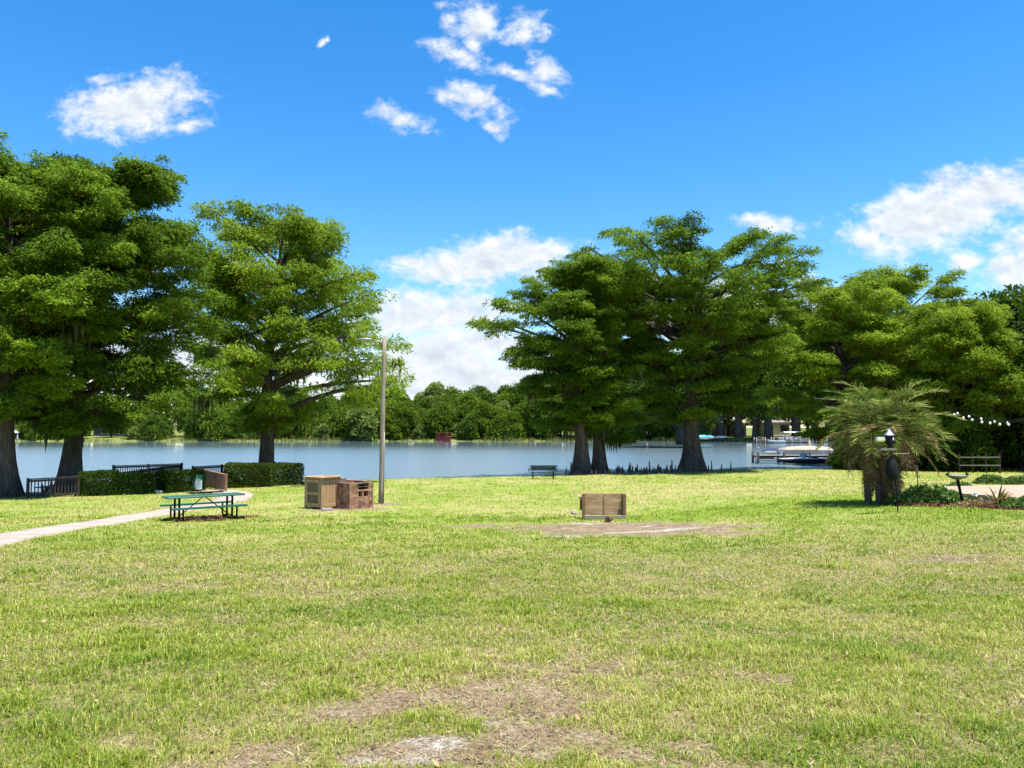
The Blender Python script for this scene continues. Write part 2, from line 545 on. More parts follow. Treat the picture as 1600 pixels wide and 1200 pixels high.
def brick_mat():
    m, k, out = new_mat('old_brick')
    p = k.n('ShaderNodeBsdfPrincipled')
    p.inputs['Roughness'].default_value = .9
    p.inputs['Specular IOR Level'].default_value = .15
    tc = k.n('ShaderNodeTexCoord')
    s = k.n('ShaderNodeSeparateXYZ')
    k.l(tc.outputs['Object'], s.inputs[0])
    cb = k.n('ShaderNodeCombineXYZ')
    k.l(k.math('ADD', s.outputs[0], s.outputs[1]), cb.inputs[0])
    k.l(s.outputs[2], cb.inputs[1])
    b = k.n('ShaderNodeTexBrick', inp={'Scale': 1.0, 'Mortar Size': .011, 'Brick Width': .22, 'Row Height': .082, 'Bias': -.1})
    b.inputs['Color1'].default_value = (.42, .19, .085, 1)
    b.inputs['Color2'].default_value = (.15, .066, .040, 1)
    b.inputs['Mortar'].default_value = (.085, .06, .045, 1)
    k.l(cb.outputs[0], b.inputs['Vector'])
    n = k.noise(tc.outputs['Object'], 5.5, 5, .65)
    c = k.mix(k.ramp(n, [(.40, (0, 0, 0)), (.68, (1, 1, 1))]), b.outputs['Color'], (.46, .30, .19))
    n2 = k.noise(tc.outputs['Object'], 3.1, 4, .6)
    c = k.mix(k.ramp(n2, [(.46, (0, 0, 0)), (.66, (.85, .85, .85))]), c, (.075, .048, .036))
    k.l(c, p.inputs['Base Color'])
    bp = k.n('ShaderNodeBump')
    bp.inputs['Strength'].default_value = .8
    bp.inputs['Distance'].default_value = .02
    k.l(k.math('ADD', k.math('MULTIPLY', b.outputs['Fac'], -1), k.math('MULTIPLY', n, .8)), bp.inputs['Height'])
    k.l(bp.outputs[0], p.inputs['Normal'])
    k.l(p.outputs[0], out.inputs['Surface'])
    return m


M['brick'] = brick_mat()


def water_mat():
    m, k, out = new_mat('lake_water')
    p = k.n('ShaderNodeBsdfPrincipled')
    p.inputs['Base Color'].default_value = (.125, .18, .21, 1)
    p.inputs['Roughness'].default_value = .16
    p.inputs['IOR'].default_value = 1.45
    tc = k.n('ShaderNodeTexCoord')
    mp = k.n('ShaderNodeMapping')
    mp.inputs['Scale'].default_value = (.55, 1.5, 1)
    mp.inputs['Rotation'].default_value = (0, 0, R(12))
    k.l(tc.outputs['Object'], mp.inputs['Vector'])
    a = k.noise(mp.outputs[0], 1.1, 3, .55, .3)
    b = k.noise(mp.outputs[0], 3.4, 3, .55, .2)
    gust = k.noise(tc.outputs['Object'], .03, 3, .5)
    # the breeze dies near the wooded far shore
    s = k.n('ShaderNodeSeparateXYZ')
    k.l(tc.outputs['Object'], s.inputs[0])
    lee = k.n('ShaderNodeMapRange')
    lee.inputs['From Min'].default_value = 105
    lee.inputs['From Max'].default_value = 172
    lee.inputs['To Min'].default_value = 1.0
    lee.inputs['To Max'].default_value = .04
    k.l(s.outputs['Y'], lee.inputs['Value'])
    k.l(k.math('MULTIPLY', k.math('ADD', lee.outputs[0], .25), .13), p.inputs['Roughness'])
    amp = k.math('MULTIPLY', k.math('ADD', gust, .45), lee.outputs[0])
    h = k.math('MULTIPLY', k.math('ADD', a, k.math('MULTIPLY', b, .45)), amp)
    bp = k.n('ShaderNodeBump')
    bp.inputs['Strength'].default_value = 1.0
    bp.inputs['Distance'].default_value = .12
    k.l(h, bp.inputs['Height'])
    k.l(bp.outputs[0], p.inputs['Normal'])
    k.l(p.outputs[0], out.inputs['Surface'])
    return m


M['water'] = water_mat()

# ------------------------------------------------------------------ the lie of the land
PL = ([-30, -5, 3.6, 10, 15, 22, 30, 40, 50, 70, 120], [-1.5, -1.55, -1.6, -2.05, -2.38, -2.85, -3.13, -3.33, -3.40, -3.42, -3.42])
PR = ([-30, -5, 3.6, 10, 20, 30, 40, 50, 66, 120], [-1.5, -1.55, -1.6, -1.86, -2.16, -2.60, -3.0, -3.28, -3.50, -3.55])
SHORE = ([-200, -80, -45, -25, -14.5, -7.6, 2.1, 9.8, 14, 26.6, 44, 90, 200], [30, 33, 35, 39.5, 47, 52, 54.8, 60, 63.5, 66.2, 68, 72, 76])


def smooth_interp(x, kn):
    # average of a few shifted linear interpolations rounds the knots
    return sum(np.interp(np.asarray(x, float) + d, kn[0], kn[1]) for d in (-2.4, -1.2, 0, 1.2, 2.4)) / 5


def shore_y(x):
    x = np.asarray(x, float)
    return sum(np.interp(x + d, SHORE[0], SHORE[1]) for d in (-3, -1.5, 0, 1.5, 3)) / 5 + .35 * (fbm(x * .35, x * 0, 5, 3) - .5)


def ground(x, y):
    x, y = np.asarray(x, float), np.asarray(y, float)
    w = sstep(2.0, 12.0, x)
    z = smooth_interp(y, PL) * (1 - w) + smooth_interp(y, PR) * w + EYE
    z = z + .05 * (fbm(x * .4, y * .4, 3, 3) - .5)
    s = y - shore_y(x)
    return z + (-1.0 - z) * sstep(-.25, 2.2, s)


def gz(x, y):
    return float(ground(x, y))


def at_ground(px, py, lo=2.5, hi=90):
    v = ray(px, py)
    v = v / v.y
    d = np.arange(lo, hi, .02)
    z = EYE + v.z * d
    g = ground(v.x * d, d)
    k = int(np.argmax(z <= g)) if np.any(z <= g) else len(d) - 1
    return Vector((v.x * d[k], d[k], float(g[k])))


def img_px(x, y, z):
    """where a point of the lawn is seen: used only to read spots off the photograph's layout"""
    dz = z - EYE
    f = y * math.cos(PITCH) + dz * math.sin(PITCH)
    u = -y * math.sin(PITCH) + dz * math.cos(PITCH)
    return 800 + FPX * x / np.maximum(f, .1), 600 - FPX * u / np.maximum(f, .1)


# bare and worn spots of the lawn: centre x, y (m), half sizes, strength
def spot(px, py, rx, ry, st):
    p = at_ground(px, py)
    return (p.x, p.y, rx, ry, st)


BARE = [spot(950, 826, 2.3, 2.1, 1.35), spot(1050, 830, 2.2, 1.8, 1.0), spot(850, 826, 1.5, 1.6, .95), spot(770, 820, 1.5, .9, .75), spot(720, 824, 1.0, .6, .7), spot(1140, 833, 1.3, .7, .9),
        spot(650, 1178, .30, .17, 1.1), spot(560, 1110, .55, .3, .55), spot(690, 1165, .22, .13, 1.0), spot(430, 1190, .5, .3, .5), spot(250, 1165, .4, .25, .45), spot(820, 1100, .7, .5, .55),
        spot(540, 1000, .7, .5, .35), spot(760, 1080, .6, .4, .45), spot(840, 1160, .6, .35, .6), spot(1090, 1050, .5, .4, .35),
        spot(1560, 870, 1.5, .7, .6), spot(1560, 900, 1.0, .4, .5), spot(1440, 862, .8, .4, .35), spot(430, 948, .7, .5, .3), spot(920, 1100, .8, .5, .4),
        spot(548, 795, 1.3, .9, 1.5), spot(600, 788, .9, .6, 1.3), spot(505, 798, .9, .5, .9), spot(1240, 975, .8, .5, .22),
        (14.2, 60.2, 4.2, 1.3, .75), (6.0, 56.8, 3.6, 1.1, .7), (-23.0, 39.0, 3.2, 1.2, .6), (-15.0, 45.5, 2.2, 1.0, .6), spot(1000, 1180, .5, .3, .5), spot(560, 838, 1.4, .5, .3), spot(1500, 770, 1.8, 1.2, .3)]


def bare_mask(x, y):
    m = np.zeros_like(np.asarray(x, float))
    n = fbm(x * 1.6, y * 1.6, 21, 4, .6)
    n2 = fbm(x * 6.0, y * 6.0, 22, 3, .6)
    m = .62 * sstep(.50, .66, fbm(x * .85, y * 1.1, 24, 3, .55)) * (1 - sstep(4.5, 9.5, y))
    for (cx, cy, rx, ry, st) in BARE:
        e = 1 - np.sqrt(((x - cx) / (rx * 1.35)) ** 2 + ((y - cy) / (ry * 1.35)) ** 2)
        m = np.maximum(m, np.where(e > -.6, st * (1.25 if cy < 8 else 1) * sstep(-.25, .75, e), 0))
    return np.clip(sstep(.32, .82, m * .9 + (n - .5) * 1.1 + (n2 - .5) * .7), 0, 1) * (m > .02)


SAND = [spot(655, 1188, .13, .06, 1), spot(690, 1163, .10, .06, 1), spot(575, 1193, .10, .05, .8), spot(548, 1110, .06, .05, .7), spot(640, 1160, .06, .05, .7), spot(780, 1130, .07, .05, .6),
        spot(1000, 831, .75, .14, .9), spot(1060, 826, .6, .12, .7), spot(915, 818, .5, .14, .9), spot(890, 838, .5, .14, .8), spot(1010, 822, .35, .10, .7)]


def sand_mask(x, y):
    m = np.zeros_like(np.asarray(x, float))
    n = fbm(x * 5, y * 5, 25, 4, .65)
    for (cx, cy, rx, ry, st) in SAND:
        e = 1 - np.sqrt(((x - cx) / (rx * 1.6)) ** 2 + ((y - cy) / (ry * 1.6)) ** 2)
        m = np.maximum(m, np.where(e > -.5, st * np.clip(e + .2, 0, 1), 0))
    return sstep(.22, .52, m + (n - .5) * 1.1) * (m > .01)


def dry_mask(x, y):
    """0 = lush green, 1 = straw coloured"""
    n = fbm(x * .33, y * .33, 31, 4, .55)
    n2 = fbm(x * 1.5, y * 1.5, 32, 4, .6)
    n3 = fbm(x * 5.0, y * 5.0, 33, 3, .6)
    m = sstep(.36, .66, n * .36 + n2 * .36 + n3 * .28)
    # the long pale belt below the right-hand trees and the lusher bank in front of it
    belt = np.exp(-((y - (36 + .30 * x)) / 6.5) ** 2) * sstep(-2, 8, x)
    lush = np.exp(-((y - (21 + .25 * x)) / 4.5) ** 2) * sstep(3, 9, x)
    mow = .5 + .5 * np.sin((y + .35 * x + .4 * fbm(x * .2, y * .2, 40, 2)) * 3.3)
    streak = fbm((x - .28 * y) * 1.1, y * .10, 37, 3, .55)
    m = m + .55 * (streak - .5)
    m = m + .40 * belt - .55 * lush + .14 * (mow - .5) * sstep(14, 22, y)
    m = m + .14 * np.exp(-((y - 6) / 4.5) ** 2) * sstep(-3, 4, x)
    return np.clip(m, 0, 1)


def axis(a, b, near, growth, start):
    pts, p, st = [a], a, start
    while p < b:
        st = min(near * 12, st * growth)
        p += st
        pts.append(p)
    return np.array(pts)


def build_ground():
    ys = np.concatenate([np.linspace(-30, 2, 18)[:-1], axis(2, 92, .07, 1.012, .07), np.array([100, 140])])
    xr = axis(0, 75, .10, 1.02, .10)
    xs = np.concatenate([-xr[::-1][:-1], xr, ])
    xs = np.concatenate([[-150, -110], xs, [110, 150]])
    X, Y = np.meshgrid(xs, ys)
    Z = ground(X, Y)
    V = np.stack([X.ravel(), Y.ravel(), Z.ravel()], 1)
    ny, nx = X.shape
    i = np.arange(ny * nx).reshape(ny, nx)
    F = np.stack([i[:-1, :-1].ravel(), i[:-1, 1:].ravel(), i[1:, 1:].ravel(), i[1:, :-1].ravel()], 1)
    xf, yf = X.ravel(), Y.ravel()
    ba = bare_mask(xf, yf)
    dr = dry_mask(xf, yf)
    near = 1 - sstep(8, 24, yf)
    sa = sand_mask(xf, yf)
    ba = np.maximum(ba, sa)
    m, k, out = new_mat('lawn_soil')
    p = k.n('ShaderNodeBsdfPrincipled')
    p.inputs['Roughness'].default_value = .95
    p.inputs['Specular IOR Level'].default_value = .08
    tc = k.n('ShaderNodeTexCoord')
    A = {a: k.n('ShaderNodeAttribute', attribute_name=a).outputs['Fac'] for a in ('bare', 'dry', 'close', 'sand')}
    nf = k.noise(tc.outputs['Object'], 22, 6, .7)
    nm = k.noise(tc.outputs['Object'], 3.2, 6, .65)
    green = k.ramp(nf, [(.30, (.080, .130, .014)), (.52, (.165, .235, .028)), (.72, (.260, .310, .060))])
    straw = k.ramp(nf, [(.30, (.180, .165, .060)), (.52, (.300, .270, .105)), (.74, (.430, .375, .185))])
    thatch = k.ramp(nf, [(.30, (.085, .070, .026)), (.52, (.175, .142, .062)), (.74, (.320, .260, .140))])
    soil = k.ramp(k.math('ADD', k.math('MULTIPLY', nf, .5), k.math('MULTIPLY', nm, .5)),
                  [(.34, (.075, .050, .030)), (.45, (.150, .105, .066)), (.55, (.230, .172, .115)), (.66, (.37, .32, .255))])
    c = k.mix(A['dry'], green, straw)
    c = k.mix(k.math('MULTIPLY', A['close'], .8), c, thatch)
    c = k.mix(A['bare'], c, soil)
    c = k.mix(A['sand'], c, k.ramp(nf, [(.34, (.15, .12, .09)), (.48, (.30, .265, .225)), (.66, (.46, .425, .375))]))
    k.l(c, p.inputs['Base Color'])
    bp = k.n('ShaderNodeBump')
    bp.inputs['Strength'].default_value = .7
    bp.inputs['Distance'].default_value = .03
    k.l(k.noise(tc.outputs['Object'], 30, 5, .7), bp.inputs['Height'])
    k.l(bp.outputs[0], p.inputs['Normal'])
    k.l(p.outputs[0], out.inputs['Surface'])
    o = mesh_np('ground', V, F, m, attrs={'bare': ('FLOAT', ba), 'dry': ('FLOAT', dr), 'close': ('FLOAT', near), 'sand': ('FLOAT', sa)}, smooth=True)
    tag(o, kind='structure')


build_ground()

# water: one sheet; lake bed far below is not seen
wm = MB()
wm.add([(-700, 20, 0), (700, 20, 0), (700, 420, 0), (-700, 420, 0)], [(0, 1, 2, 3)])
tag(wm.build('lake_water', M['water']), kind='structure')

# far bank: a strip of land round the lake rising gently to the horizon
BANK = [(-620, 120), (-420, 190), (-260, 214), (-140, 218), (-60, 217), (0, 217), (40, 214), (62, 208), (85, 203), (112, 196), (140, 178), (165, 150), (180, 120), (190, 70)]
bank_c = Vector((0, 110, 0))


def bank_pt(t):
    """t along BANK 0..1 -> point"""
    q = t * (len(BANK) - 1)
    i = min(int(q), len(BANK) - 2)
    f = q - i
    a, b = Vector((*BANK[i], 0)), Vector((*BANK[i + 1], 0))
    return a.lerp(b, f)


def bank_at_px(px):
    """point of the far shore in the direction of picture column px"""
    k = (px - 800) / FPX
    best = None
    for i in range(2001):
        p = bank_pt(i / 2000)
        e = abs(p.x - k * p.y)
        if best is None or e < best[0]:
            best = (e, p)
    return best[1]


def build_bank():
    n = 240
    rows = [(-3, -1.0), (0, .05), (2, .35), (8, .7), (30, 1.3), (120, 2.0), (600, 2.5), (6000, 3.0)]
    V, F = [], []
    for j in range(n + 1):
        p = bank_pt(j / n)
        d = (p - bank_c).normalized()
        wob = 1.6 * (float(fbm(j * .35, 0, 8, 3)) - .5)
        for (o, z) in rows:
            q = p + d * (o + wob)
            V.append((q.x, q.y, z))
    m = len(rows)
    for j in range(n):
        for r in range(m - 1):
            F.append((j * m + r, j * m + r + 1, (j + 1) * m + r + 1, (j + 1) * m + r))
    mt = surf('bank_grass', [(.07, .095, .022), (.13, .155, .036), (.21, .21, .075)], .6, (1, 1, 1), .95, detail=8, bump=.3, spec=.05)
    o = mesh_np('far_bank', np.array(V), np.array(F), mt, smooth=True)
    tag(o, kind='structure')


build_bank()


# ------------------------------------------------------------------ path and mulch
def strip(name, center, width, mat, lift, thick=.05, kind='structure'):
    """a ground-hugging band along a list of (x, y) points with a width at each"""
    P = []
    c = [Vector((*p, 0)) for p in center]
    n = 90
    pts, wd = [], []
    for i in range(n + 1):
        q = i / n * (len(c) - 1)
        k = min(int(q), len(c) - 2)
        f = q - k
        p0, p1, p2, p3 = c[max(k - 1, 0)], c[k], c[k + 1], c[min(k + 2, len(c) - 1)]
        pts.append(.5 * ((2 * p1) + (p2 - p0) * f + (2 * p0 - 5 * p1 + 4 * p2 - p3) * f * f + (3 * p1 - p0 - 3 * p2 + p3) * f ** 3))
        wd.append(width[k] * (1 - f) + width[k + 1] * f)
    V, F = [], []
    cols = (-1, -1, -.5, 0, .5, 1, 1)
    for i, p in enumerate(pts):
        t = (pts[min(i + 1, n)] - pts[max(i - 1, 0)]).normalized()
        s = Vector((t.y, -t.x, 0))
        for j, a in enumerate(cols):
            q = p + s * a * wd[i] / 2
            V.append((q.x, q.y, gz(q.x, q.y) + (lift if 0 < j < len(cols) - 1 else -thick)))
    m = len(cols)
    for i in range(n):
        for j in range(m - 1):
            F.append((i * m + j, i * m + j + 1, (i + 1) * m + j + 1, (i + 1) * m + j))
    o = mesh_np(name, np.array(V), np.array(F), mat)
    tag(o, kind=kind)
    return o


def gxy(px, py):
    p = at_ground(px, py)
    return (p.x, p.y)


PATH_C = [gxy(-260, 905), gxy(-60, 857), gxy(60, 832), gxy(170, 815), gxy(255, 801), gxy(325, 789), gxy(362, 780), gxy(368, 773), gxy(350, 769), gxy(335, 766.5)]
PATH_W = [1.25, 1.25, 1.25, 1.25, 1.25, 1.3, 1.5, 1.6, 1.6, 1.6]
strip('path', PATH_C, PATH_W, M['concrete'], .035)


def path_joints():
    m = MB()
    c = [Vector((*p, 0)) for p in PATH_C]
    walk, nxt = 0.0, 1.0
    for k in range(len(c) - 1):
        a, b = c[k], c[k + 1]
        L = (b - a).length
        t = (b - a).normalized()
        s = Vector((t.y, -t.x, 0))
        while nxt < walk + L:
            q = a + t * (nxt - walk)
            w = PATH_W[k] * .485
            pts = []
            for e in (-1, -.33, .33, 1):
                for o in (-.014, .014):
                    p = q + s * w * e + t * o
                    pts.append((p.x, p.y, gz(p.x, p.y) + .041))
            m.add(pts, [(0, 2, 3, 1), (2, 4, 5, 3), (4, 6, 7, 5)])
            nxt += 1.5
        walk += L
    tag(m.build('path_joints', M['dark_bark']), kind='structure')


path_joints()


def near_path(x, y):
    c = [Vector((*p, 0)) for p in PATH_C]
    d = np.full_like(x, 9.0)
    for a, b in zip(c[:-1], c[1:]):
        ab = b - a
        t = np.clip(((x - a.x) * ab.x + (y - a.y) * ab.y) / ab.length_squared, 0, 1)
        d = np.minimum(d, np.hypot(x - a.x - t * ab.x, y - a.y - t * ab.y))
    return d


PATIO = [at_ground(1476, 777), at_ground(1700, 796), at_ground(1690, 762), at_ground(1470, 767)]


def in_patio(x, y):
    ok = np.ones_like(x, dtype=bool)
    for a, b in zip(PATIO, PATIO[1:] + PATIO[:1]):
        ok &= ((b.x - a.x) * (y - a.y) - (b.y - a.y) * (x - a.x)) > -.08
    return ok


# ------------------------------------------------------------------ foliage
def unit(a):
    return a / np.maximum(np.linalg.norm(a, axis=-1, keepdims=True), 1e-6)


def leaf_quads(c, d, L, W, g, flat=.6):
    """diamond leaves at c along d; normals mostly up (flat) with jitter"""
    n = len(c)
    up = unit(np.array([0, 0, 1.0]) * flat + g.normal(size=(n, 3)) * (1 - flat) * .9)
    s = unit(np.cross(d, up))
    L, W = np.asarray(L)[:, None], np.asarray(W)[:, None]
    m = c + d * L * .45
    V = np.stack([c, m + s * W * .5, c + d * L, m - s * W * .5], 1).reshape(-1, 3)
    F = np.arange(4 * n).reshape(n, 4)
    return V, F


def pads_to_leaves(P, Rd, O, k, g, size=.3, ratio=.27, thick=.30, droop=.35, tint0=None, ptint=.22):
    """flat sprays of needles round pad centres P"""
    n = len(P)
    idx = np.repeat(np.arange(n), k)
    rho = np.sqrt(g.random(n * k)) * (0.75 + .45 * g.random(n * k))
    th = g.random(n * k) * 2 * np.pi
    lx, ly = rho * np.cos(th), rho * np.sin(th)
    lz = g.normal(size=n * k) * thick * (1.05 - .6 * rho) - droop * rho ** 2 * .6
    loc = np.stack([lx, ly, lz], 1) * Rd[idx][:, None]
    c = P[idx] + loc
    rad = np.stack([lx, ly, -.25 - .5 * rho * droop + 0 * lx], 1)
    d = unit(unit(rad) * .9 + O[idx] * .45 + g.normal(size=(n * k, 3)) * .42)
    L = size * (.6 + .8 * g.random(n * k))
    V, F = leaf_quads(c - d * L[:, None] * .3, d, L, L * ratio * (.7 + .6 * g.random(n * k)), g, .36)
    pt = g.normal(size=n) * ptint * .5 + (0 if tint0 is None else tint0)
    t = .5 + pt[idx] + g.normal(size=n * k) * .13
    return V, F, np.repeat(np.clip(t, 0, 1), 4)


def crown_mesh(parts):
    V = np.concatenate([p[0] for p in parts])
    off, Fs = 0, []
    for p in parts:
        Fs.append(p[1] + off)
        off += len(p[0])
    return V, np.concatenate(Fs), np.concatenate([p[2] for p in parts])


def fluted_trunk(mb, pts, rad, n=22, flute=.22, fall=2.0, seed=0, base_z=0):
    """trunk with the swollen ribbed foot of a bald cypress"""
    o = len(mb.v)
    ph = random.Random(seed).random() * 6
    for i, (p, r) in enumerate(zip(pts, rad)):
        for k in range(n):
            a = 2 * math.pi * k / n
            h = max(p[2] - base_z, 0)
            q = r * (1 + (flute * math.exp(-h / fall) + .05) * (math.cos(7 * a + ph) * .6 + math.cos(4 * a + 2 * ph) * .5 + .25 * math.cos(11 * a)))
            mb.v.append((p[0] + q * math.cos(a), p[1] + q * math.sin(a), p[2]))
    for i in range(len(pts) - 1):
        for k in range(n):
            k2 = (k + 1) % n
            mb.f.append((o + i * n + k, o + i * n + k2, o + (i + 1) * n + k2, o + (i + 1) * n + k))


def moss_strands(P, g, k=9, length=(.5, 1.8), spread=.25):
    """hanging tapering beards"""
    n = len(P)
    idx = np.repeat(np.arange(n), k)
    N = n * k
    ln = (length[0] + (length[1] - length[0]) * g.random(n) ** 1.6)[idx] * (.4 + .6 * g.random(N))
    c = P[idx] + g.normal(size=(N, 3)) * np.array([spread, spread, .12])
    a = g.random(N) * np.pi
    s = np.stack([np.cos(a), np.sin(a), 0 * a], 1) * (.035 + .05 * g.random(N))[:, None]
    w = g.normal(size=(N, 3)) * np.array([.10, .10, 0])
    b1 = c + np.stack([0 * ln, 0 * ln, -ln * .5], 1) + w * .5
    b2 = c + np.stack([0 * ln, 0 * ln, -ln], 1) + w
    V = np.stack([c - s * .7, c + s * .7, b1 + s, b1 - s, b2 + s * .15, b2 - s * .15], 1).reshape(-1, 3)
    i = np.arange(N) * 6
    F = np.concatenate([np.stack([i, i + 1, i + 2, i + 3], 1), np.stack([i + 3, i + 2, i + 4, i + 5], 1)])
    t = np.repeat(np.clip(.45 + g.normal(size=N) * .22, 0, 1), 6)
    return V, F, t


def cypress(label, base_px, d, env, r_base, r_mid, n_limbs=54, seed=1, leaf='cypress_leaf', leaf_size=.26, pad_r=(.55, 1.0), k=80, moss=40,
            forks=(), trunk_lean=None, depth=.9, inner=.38, droop=.35, hmin=.16, sub=7, lows=(), group=None, tree_name='bald_cypress', cat='tree', flat_top=True, tint=0.0, gap=0.0, zs=1.0):
    """env rows (py, pxL, pxR): the crown's outline at distance d, turned into a rounded crown of real depth"""
    g = np.random.default_rng(seed)
    rr = random.Random(seed)
    bp = at_depth(base_px[0], base_px[1], d)
    b = Vector((bp.x, d, gz(bp.x, d)))
    root = thing(tree_name, label, cat, b, 0, group)
    mpp = d / FPX
    hs = np.array([at_depth(800, e[0], d).z - b.z for e in env][::-1])
    # trunk axis: list of (height, dx)
    H = hs[-1]
    lean = trunk_lean or [(0, 0), (H, 0)]
    cx = lambda h: float(np.interp(h, [q[0] for q in lean], [q[1] for q in lean]))
    rl = np.array([(base_px[0] - e[1]) * mpp for e in env][::-1])
    rr_ = np.array([(e[2] - base_px[0]) * mpp for e in env][::-1])

    def reach(az, h):
        L, Rr = np.interp(h, hs, rl) + cx(h), np.interp(h, hs, rr_) - cx(h)
        mid = max(.35 * (L + Rr), .8)
        dd = mid * 2 * .5 * depth * 1.4
        cxr = (Rr if math.cos(az) > 0 else L)
        c, s = math.cos(az), math.sin(az)
        if cxr < .3:
            cxr = max(cxr, .3)
        return 1 / math.sqrt((c / cxr) ** 2 + (s / max(dd, .5)) ** 2)

    wood = MB()
    nt = 16
    top = H * .93
    tp, tr = [], []
    for i in range(nt + 1):
        h = top * (i / nt) ** 1.35
        f = h / top
        r = r_mid * (1 - f) ** .8 + (r_base - r_mid) * math.exp(-h / 1.1) + .03
        wob = .22 * math.sin(h * .5 + seed) * f
        tp.append((cx(h) + wob, .3 * math.sin(h * .37 + seed * 2) * f, h - (.25 if i == 0 else 0)))
        tr.append(r)
    fluted_trunk(wood, tp, tr, seed=seed)

    def trunk_at(h):
        hh = [q[2] for q in tp]
        return Vector((np.interp(h, hh, [q[0] for q in tp]), np.interp(h, hh, [q[1] for q in tp]), h)), float(np.interp(h, hh, tr))

    P, Rd, O, PT = [], [], [], []
    lowP = []
    ga = 2.39996
    az0 = rr.random() * 6
    limbs = []
    for i in range(n_limbs):
        f = (i + .5) / n_limbs
        h = H * min(.962, (hmin + (1.0 - hmin) * f ** .78) * rr.uniform(.93, 1.035))
        limbs.append((az0 + i * ga + rr.uniform(-.35, .35), h, rr.uniform(.82, 1.03)))
    for (a, h, q) in lows:
        limbs.append((a, h, q))
    for (az, h, q) in limbs:
        ln = reach(az, h) * q
        f = h / H
        rise = (.02 + .95 * max(0, f - .30) + rr.uniform(-.1, .22)) * ln
        h0 = max(H * .13, h - min(rise, h * .45))
        h0 = min(h0, top * .985)
        p0, r0 = trunk_at(h0)
        e = Vector((cx(h) + ln * math.cos(az), ln * math.sin(az), h))
        mid = p0.lerp(e, .5) + Vector((rr.uniform(-.06, .06) * ln, rr.uniform(-.06, .06) * ln, (.10 if f > .3 else .16) * ln * rr.uniform(.4, 1.3)))
        pts = []
        ns = 7
        for s in range(ns + 1):
            t = s / ns
            pts.append(p0 * (1 - t) ** 2 + mid * 2 * t * (1 - t) + e * t * t + Vector((rr.uniform(-.07, .07), rr.uniform(-.07, .07), rr.uniform(-.05, .05))) * (s > 0))
        rb = min(r0 * .62, .035 + .021 * ln)
        wood.tube(pts, [rb * (1 - .85 * s / ns) + .012 for s in range(ns + 1)], 5, cap=False)
        lim_t = rr.gauss(0, .12) + tint
        for s in range(sub + 2):
            t = inner + (1 - inner) * (s + rr.random()) / (sub + 2)
            fi = t * ns
            k0 = min(int(fi), ns - 1)
            bpnt = pts[k0].lerp(pts[k0 + 1], fi - k0)
            tan = (pts[k0 + 1] - pts[k0]).normalized()
            side = 1 if s % 2 else -1
            yaw = side * rr.uniform(.35, 1.15)
            hd = Vector((tan.x, tan.y, 0))
            hd = hd.normalized() if hd.length > .05 else Vector((math.cos(az), math.sin(az), 0))
            dr = Vector((hd.x * math.cos(yaw) - hd.y * math.sin(yaw), hd.x * math.sin(yaw) + hd.y * math.cos(yaw), rr.uniform(-.26, .55) * zs))
            sl_ = min(max(.28 * ln * (1.15 - .55 * t), .6), 3.0) * rr.uniform(.6, 1.15)
            q1 = bpnt + dr * sl_ * .55 + Vector((0, 0, .05 * sl_))
            q2 = bpnt + dr * sl_ + Vector((0, 0, -.06 * sl_))
            wood.tube([bpnt, q1, q2], [.010 + .006 * sl_, .010 + .003 * sl_, .006], 4, cap=False)
            if rr.random() < gap:
                continue
            jit = lambda a: Vector((rr.uniform(-a, a), rr.uniform(-a, a), rr.uniform(-a * .7, a * .7) * zs))
            for (pp, w) in ((q1 + jit(.45), .72), (q2, .9), (q2 + jit(.7), .62), (bpnt.lerp(q2, .7) + jit(.75), .55)):
                P.append(tuple(pp))
                Rd.append(rr.uniform(*pad_r) * w)
                O.append((dr.x, dr.y, -.1))
                PT.append(lim_t)
                if f < .62:
                    lowP.append(tuple(pp))
        P.append(tuple(e))
        Rd.append(rr.uniform(*pad_r))
        O.append((math.cos(az), math.sin(az), -.1))
        PT.append(lim_t)
    P, Rd, O, PT = np.array(P), np.array(Rd), np.array(O), np.array(PT)
    V, F, t = pads_to_leaves(P, Rd, O, k, g, size=leaf_size, droop=droop, thick=.16 + .14 * zs, tint0=PT)
    wood.build('trunk', M['bark'], root, smooth=True)
    mesh_np('crown', V, F, M[leaf], root, attrs={'tint': ('FLOAT', t)})
    if moss and lowP:
        L = np.array(lowP)
        L = L[g.permutation(len(L))[:moss]]
        V, F, t = moss_strands(L + np.array([0, 0, -.1]), g)
        tag(mesh_np('spanish_moss', V, F, M['moss'], root, attrs={'tint': ('FLOAT', t)}), kind='stuff')
    return root


